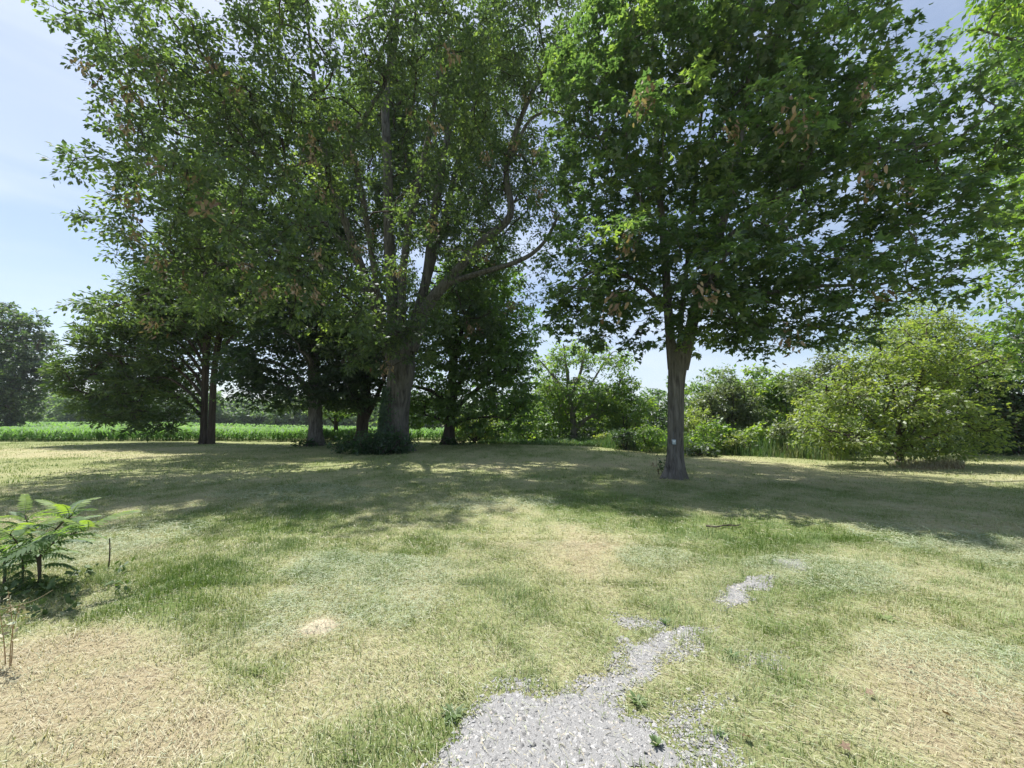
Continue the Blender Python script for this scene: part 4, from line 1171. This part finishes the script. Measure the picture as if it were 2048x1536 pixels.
for k in range(5):
    t = np.linspace(0, 1, 8)
    aa = math.radians(195 + 14 * k) + .25 * np.sin(t * 5 + k)
    q = np.stack([oc[0] + .03 * t * 2.5 + (.76 + .42 * np.exp(-t * 5)) * np.cos(aa), 20.2 + (.76 + .42 * np.exp(-t * 5)) * np.sin(aa), t * (1.6 + .25 * k)], -1)
    part('ivy_stem', [tube(q, .02 - .012 * t, 5)], M['twig'], ivr, True)

# maple foot: shoots and a few climbing leaves
mg = ground(1325, 950)
sh = thing('weed_clump', 'brownish green shoots growing at the left foot of the maple trunk', 'plant', (mg[0], mg[1], float(terrain(*mg))))
for k in range(12):
    t = np.linspace(0, 1, 6)[:, None]
    b0 = np.array([mg[0] + r.normal() * .12, mg[1] + r.normal() * .12, float(terrain(*mg)) - .02])
    e = b0 + np.array([r.normal() * .16, r.normal() * .12, .3 + .4 * r.random()])
    q = b0 + (e - b0) * t + np.array([.04, 0, 0]) * np.sin(t * 3.1) * r.normal()
    st = part('stem', [tube(q, np.linspace(.007, .002, 6), 4)], M['dead_stem'] if k % 3 == 0 else M['twig'], sh)
    m = 9
    lt = r.uniform(.25, 1, m)[:, None]
    lpz = b0 + (e - b0) * lt
    tag(build('leaves', [(leaves(lpz - np.array(sh.location), rdir(m, r), rdir(m, r) + np.array([0, 0, .8]), .075 * (.6 + .8 * r.random(m)), 'oval', np.clip(r.normal(.4, .3, m), 0, 1)))], M['dead_leaf'] if k % 4 == 0 else M['vine_leaf'], st), kind='stuff')

# ------------------------------------------------------------------ utility box on the maple trunk
def box_block(c, s, bev=.12):
    """box with chamfered vertical and horizontal edges facing -Y"""
    cx, cy, cz = c
    hx, hy, hz_ = s[0] / 2, s[1] / 2, s[2] / 2
    b = min(hx, hz_) * bev
    pr = [(-hx, -hz_), (hx, -hz_), (hx, hz_), (-hx, hz_)]
    V = [(cx + x, cy + hy, cz + z) for x, z in pr] + [(cx + x, cy - hy + b, cz + z) for x, z in pr] + [(cx + x - math.copysign(b, x), cy - hy, cz + z - math.copysign(b, z)) for x, z in pr]
    F = [(3, 2, 1, 0), (8, 9, 10, 11)]
    for o in (0, 4):
        F += [(o + i, o + (i + 1) % 4, o + 4 + (i + 1) % 4, o + 4 + i) for i in range(4)]
    return np.array(V, float), np.array(F)

bc = P(1347, 884, 10.51)
ub = thing('utility_box', 'small pale blue grey box fixed to the maple trunk', 'utility box', (bc[0], bc[1] + .05, bc[2]))
M['box_dark'] = plain_mat("box_dark", (0.10, 0.11, 0.12), .6)
M['box_pale'] = plain_mat("box_pale", (0.42, 0.50, 0.56), .45, .12)
M['box_white'] = plain_mat("box_white", (0.62, 0.66, 0.68), .5, .1)
part('housing', [box_block(bc, (.115, .07, .15))], M['box_dark'], ub)
part('cover', [box_block(bc + np.array([0, -.043, 0]), (.092, .016, .125))], M['box_pale'], ub)
an = np.linspace(0, 2 * math.pi, 20, endpoint=False)
dv = np.concatenate([np.stack([bc[0] + .026 * np.cos(an), np.full(20, bc[1] - .051), bc[2] + .012 + .026 * np.sin(an)], -1), np.stack([bc[0] + .022 * np.cos(an), np.full(20, bc[1] - .057), bc[2] + .012 + .022 * np.sin(an)], -1)])
part('dial', [(dv, np.stack([np.arange(20), (np.arange(20) + 1) % 20, (np.arange(20) + 1) % 20 + 20, np.arange(20) + 20], -1)), (np.zeros((0, 3)), np.arange(20, 40)[None] - 40)], M['box_white'], ub)
part('cable', [tube(smooth_path([bc + np.array(q) for q in ((0, .0, .07), (.004, -.004, .13), (.012, .0, .21), (.01, .02, .30))], 4), np.full(13, .006), 6)], M['box_dark'], ub, True)
part('cable', [tube(smooth_path([bc + np.array(q) for q in ((.012, .0, -.07), (.018, -.01, -.14), (.012, -.012, -.24), (.03, -.01, -.36), (.03, .01, -.5))], 4), np.full(17, .006), 6)], M['box_dark'], ub, True)

# ------------------------------------------------------------------ foreground plants
def frond_mesh(r, length, pairs, leaf_l, arch):
    """pinnate leaf along +X, arching down; returns rachis and leaflet blocks"""
    t = np.linspace(0, 1, 9)
    rx = np.stack([length * t * (1 - .08 * arch * t), 0 * t, arch * length * (.55 * t - .75 * t * t)], -1)
    rb = tube(rx, np.linspace(.0042, .0012, 9), 5)
    pos, ax, nr, sz_l = [], [], [], []
    for k in range(pairs):
        u = .18 + .8 * k / (pairs - 1)
        p = np.array([np.interp(u, t, rx[:, c]) for c in range(3)])
        for sd in (-1, 1):
            pos.append(p)
            ax.append([.45 + .5 * u * u, sd * (1.0 - .35 * u), -.18 - .15 * r.random()])
            nr.append([-.1 + r.normal() * .1, sd * .22, 1])
            sz_l.append(leaf_l * (1.08 - .75 * (u - .4) ** 2) * (.9 + .2 * r.random()))
    pos.append(rx[-1]); ax.append([1, 0, -.3]); nr.append([0, 0, 1]); sz_l.append(leaf_l * .8)
    S = np.array([(0, 0), (.12, .12), (.4, .15), (.75, .09), (1, 0), (.75, -.09), (.4, -.15), (.12, -.12)])
    SHAPES['leaflet'] = [tuple(q) for q in S]
    return rb, leaves(np.array(pos), np.array(ax), np.array(nr), np.array(sz_l), 'leaflet', np.zeros(len(pos)), .22)

r = np.random.default_rng(350)
FR = [frond_mesh(r, .30, 10, .075, .8), frond_mesh(r, .24, 8, .068, 1.1), frond_mesh(r, .34, 11, .078, .65)]
def frond(root, kind, loc, yaw, pitch, sc_, tint):
    rb, lf = FR[kind]
    key = ("frond", kind, round(tint, 1))
    if key not in FRC:
        FRC[key] = (build('leaf', [(rb[0], rb[1], tint)], M['sapling_leaf'], root), build('leaflets', [(lf[0], lf[1], np.clip(tint + r.normal(0, .08, len(lf[1])), 0, 1))], M['sapling_leaf'], root))
        a, b = FRC[key]
    else:
        a, b = (q.copy() for q in FRC[key])
        COL.objects.link(a); COL.objects.link(b)
        a.parent = root
    b.parent = a
    b["kind"] = "stuff"
    a.location = tuple(np.array(loc) - np.array(root.location))
    a.rotation_euler = (r.normal() * .15, -pitch, yaw)
    a.scale = (sc_,) * 3
FRC = {}
sg = ground(80, 1172)
gz = float(terrain(*sg))
sap = thing('sumac_sapling', 'young sumac sapling with feathery pinnate leaves at the left lawn edge', 'sapling', (sg[0], sg[1], gz))
Ys = sg[1]
def sp(px, py, dy=0.):
    return P(px, py, Ys + dy)
s_base = np.array([sg[0], sg[1], gz - .03])
stemA = smooth_path(np.array([s_base, sp(80, 1130), sp(82, 1100), sp(100, 1072), sp(124, 1046, -.05), sp(144, 1030, -.08)]), 4)
stemB = smooth_path(np.array([s_base + np.array([-.02, .02, 0]), sp(76, 1120, .02), sp(64, 1075, .1), sp(50, 1030, .15)]), 4)
stemC = smooth_path(np.array([np.array([*ground(8, 1172), gz - .03]), sp(10, 1130, .05), sp(0, 1090, 0), sp(-20, 1060, -.05)]), 4)
stemD = smooth_path(np.array([stemA[6], sp(112, 1082, -.15), sp(150, 1066, -.25), sp(176, 1060, -.3)]), 4)
stemE = smooth_path(np.array([np.array([*ground(45, 1165), gz - .03]), sp(46, 1130, .1), sp(40, 1095, -.1), sp(20, 1068, -.25)]), 4)
part('stem', [tube(stemD, np.linspace(.008, .004, len(stemD)), 6)], M['twig'], sap, True)
part('stem', [tube(stemE, np.linspace(.010, .005, len(stemE)), 6)], M['twig'], sap, True)
part('stem', [tube(stemA, np.linspace(.013, .006, len(stemA)), 7)], M['twig'], sap, True)
part('stem', [tube(stemB, np.linspace(.012, .005, len(stemB)), 7)], M['twig'], sap, True)
part('stem', [tube(stemC, np.linspace(.012, .005, len(stemC)), 7)], M['twig'], sap, True)
for st, k0 in ((stemA, 20), (stemB, 18), (stemC, 16), (stemD, 14), (stemE, 14)):
    for k in range(k0):
        u = .30 + .70 * k / (k0 - 1)
        p = st[min(len(st) - 1, int(u * (len(st) - 1)))]
        frond(sap, k % 3, p, k * 2.4 + r.normal() * .3, .05 + .75 * u * (k / k0) + r.normal() * .1, .80 + .35 * r.random(), [.1, .4, .2, .7][k % 4] if k < k0 - 3 else .95)
r = np.random.default_rng(114)
wz = ground(105, 1185)
uw = thing('weed_clump', 'dark low weeds in the shade under the sumac sapling', 'plant', (wz[0], wz[1], float(terrain(*wz))))
for k in range(22):
    px_, py_ = wz[0] + r.normal() * .38, wz[1] + r.normal() * .17
    zz = float(terrain(px_, py_)) - np.array(uw.location)[2]
    m = 16
    bp = np.array([px_ - wz[0], py_ - wz[1], zz]) + np.abs(r.normal(size=(m, 3))) * np.array([.05, .05, .06]) * np.array([r.choice([-1, 1]), 1, 1])
    tag(build('leaf_tuft', [leaves(bp, rdir(m, r) + np.array([0, 0, .5]), rdir(m, r) * .6 + np.array([0, 0, 1]), .055 * (.6 + .7 * r.random(m)), 'oval', np.clip(r.normal(.3, .25, m), 0, 1))], M['weed_leaf'], uw), kind='stuff')
r = np.random.default_rng(351)

def stalk_path(px, py, px2, py2, bend=0., dy=0.):
    g_ = ground(px, py)
    a = np.array([g_[0], g_[1], float(terrain(*g_)) - .02])
    e = P(px2, py2, g_[1] + dy)
    t = np.linspace(0, 1, 9)[:, None]
    return a + (e - a) * t + np.array([bend, 0, 0]) * np.sin(t * math.pi)

q = stalk_path(217, 1133, 219, 1077, .01)
st = thing('dead_stick', 'thin dark dead stick standing upright beside the sumac sapling', 'stick', q[0] + np.array([0, 0, .02]))
part('stick', [tube(q, np.linspace(.007, .005, 9), 6, .2)], M['twig'], st, True)
part('snag', [tube(q[5] + np.array([[0, 0, 0], [.012, 0, .012], [.02, 0, .03]]), [.004, .003, .002], 5)], M['twig'], st, True)

q = stalk_path(22, 1335, 16, 1180, .02)
dw = thing('dry_weed', 'tall tan dead weed stalk with withered heads at the left picture edge', 'dead weed', q[0] + np.array([0, 0, .02]))
for k, (a, b, c, d, bd) in enumerate([(22, 1335, 16, 1182, .02), (20, 1338, 40, 1205, -.02), (12, 1332, -6, 1200, .01)]):
    q = stalk_path(a, b, c, d, bd, r.normal() * .05)
    stm = part('stalk', [tube(q, np.linspace(.0032, .0014, 9), 5)], M['dead_stem'], dw, True)
    m = 26
    u = r.uniform(.4, 1.02, m)[:, None]
    hp = q[0] + (q[-1] - q[0]) * u + r.normal(size=(m, 3)) * .012
    o = build('seed_head', [leaves(hp - np.array(dw.location), rdir(m, r) + np.array([0, 0, .6]), rdir(m, r), .03 * (.6 + .8 * r.random(m)), 'oval', r.random(m), .5)], M['straw'], stm)
    tag(o, kind='stuff')
q = smooth_path(np.array([P(-30, 1225, 2.9), P(30, 1212, 2.95), P(70, 1200, 3.0), P(106, 1180, 3.05)]), 4)
part('bent_stalk', [tube(q, np.linspace(.003, .0015, len(q)), 5)], M['straw'], dw, True)

# tan dirt mound
dg_ = ground(640, 1252)
u, v = np.meshgrid(np.linspace(0, 1, 9), np.linspace(0, 2 * math.pi, 22, endpoint=False), indexing='ij')
mr_ = .115 * u * (1 + .25 * (fbm(np.cos(v) * 1.7 + 4, np.sin(v) * 1.7, 61, 2) - .5) * 2)
mx_, my_ = dg_[0] + mr_ * np.cos(v) * 1.15, dg_[1] + mr_ * np.sin(v)
mz_ = terrain(mx_, my_) + .040 * (1 - u ** 2) * (1 + .5 * (fbm(mx_ * 22, my_ * 22, 62, 3) - .5)) - .006 * u
mv = np.stack([mx_, my_, mz_], -1).reshape(-1, 3)
ii, jj = np.meshgrid(np.arange(8), np.arange(22), indexing='ij')
mf = np.stack([ii * 22 + jj, (ii + 1) * 22 + jj, (ii + 1) * 22 + (jj + 1) % 22, ii * 22 + (jj + 1) % 22], -1).reshape(-1, 4)
M['dirt'] = plain_mat("dirt", (0.42, 0.36, 0.26), .95, .3, 60)
mo = build('dirt_mound', [(mv, mf)], M['dirt'], smooth=True)
tag(mo, 'small tan mound of dry dirt in the grass', 'dirt mound')

# fallen twig in the lawn under the maple
q = np.array([[*ground(a, b), 0] for a, b in ((1412, 1057), (1432, 1059), (1450, 1056), (1470, 1057), (1482, 1054))])
q[:, 2] = terrain(q[:, 0], q[:, 1]) + .03
ft = thing('fallen_branch', 'dark fallen twig lying in the grass below the maple', 'branch', q[0])
part('stick', [tube(smooth_path(q, 4), np.linspace(.016, .008, 17), 6, .2)], M['twig'], ft, True)
part('side_twig', [tube(np.array([q[2], q[2] + [.06, -.05, .03], q[2] + [.12, -.08, .02]]), [.007, .005, .002], 5)], M['twig'], ft, True)

# broad leaved weeds and tufts in the foreground
def rosette(px, py, label, nl, ll, tint, seed, upr=.5, shape='oval'):
    r = np.random.default_rng(seed)
    g_ = ground(px, py)
    z = float(terrain(*g_))
    o = thing('weed', label, 'weed', (g_[0], g_[1], z), 'weeds growing along the gravel')
    for k in range(nl):
        a = k * 2.4 + r.normal() * .2
        t = np.linspace(0, 1, 5)[:, None]
        L = ll * (.7 + .5 * r.random())
        d = np.array([math.cos(a), math.sin(a), 0])
        up = upr * (.6 + .7 * r.random())
        c = d * t * L * (1 - .2 * up) + np.array([0, 0, 1]) * L * (up * t * 1.1 - .55 * up * t * t)
        s_ = np.array([-math.sin(a), math.cos(a), 0])
        wdt = (np.array([.25, .75, 1, .7, .05]) * L * (.14 if shape == 'oval' else .045))[:, None]
        V = np.concatenate([c - s_ * wdt + [0, 0, .1 * L * .14], c, c + s_ * wdt + [0, 0, .1 * L * .14]])
        V = V * .8
        F = np.array([(i, i + 5, i + 6, i + 1) for i in range(4)] + [(i + 5, i + 10, i + 11, i + 6) for i in range(4)])
        build('leaf', [(V, F, np.clip(tint + r.normal() * .12, 0, 1))], M['weed_leaf'] if shape == 'oval' else M['reed_leaf'], o)

rosette(905, 1432, 'broad-leaved weed rosette at the left edge of the gravel', 11, .10, .45, 401)
rosette(1330, 1248, 'round green weed tuft at the upper end of the gravel strip', 30, .075, .6, 402, 1.1, 'blade')
rosette(1465, 1318, 'dark green weed tuft standing right of the gravel strip', 34, .085, .6, 403, 1.1, 'blade')
rosette(1275, 1408, 'leafy weed where the gravel strip narrows', 16, .08, .6, 404, .8)
rosette(1312, 1495, 'small upright weed inside the gravel near the bottom', 14, .07, .55, 405, 1.2)
rosette(1440, 1475, 'ragged grass tuft in the bottom right hay', 26, .06, .6, 407, 1.0, 'blade')
rosette(1770, 1240, 'pale lettuce-green weed in the right lawn', 12, .09, .9, 410, .4)

for k, (a, b) in enumerate([(1487, 1487), (1820, 1345), (1748, 1398), (1886, 1435), (1700, 1512)]):
    g_ = ground(a, b)
    V, F, tt = leaves(np.array([[0, 0, .02]]), np.array([[1, 0, .1]]), np.array([[.2, .3, 1.]]), np.array([.048]), 'maple_full', np.array([.05 + .1 * (k % 3)]), .5)
    o = build('fallen_leaf', [(V, F, tt)], M['dead_leaf'])
    o.location = (g_[0], g_[1], float(terrain(*g_)) + .012)
    o.rotation_euler = (r.normal() * .2, r.normal() * .2, r.random() * 6.28)
    tag(o, 'curled brown dead leaf lying on the mown grass', 'leaf', 'dead leaves lying on the lawn')

# ------------------------------------------------------------------ summer haze in the air
hb = np.array([(-420, -6, -8), (420, -6, -8), (420, 330, -8), (-420, 330, -8), (-420, -6, 45), (420, -6, 45), (420, 330, 45), (-420, 330, 45)], float)
hm, hn, hl = new_mat("haze")
ho = hn.new("ShaderNodeOutputMaterial")
hv = hn.new("ShaderNodeVolumePrincipled")
hv.inputs['Color'].default_value = (0.82, 0.90, 1.0, 1)
hv.inputs['Density'].default_value = 0.0003
hv.inputs['Anisotropy'].default_value = 0.2
hl.new(hv.outputs[0], ho.inputs['Volume'])
haze = build('haze', [(hb, np.array([(3, 2, 1, 0), (4, 5, 6, 7), (0, 1, 5, 4), (1, 2, 6, 5), (2, 3, 7, 6), (3, 0, 4, 7)]))], hm)
haze["kind"] = "stuff"
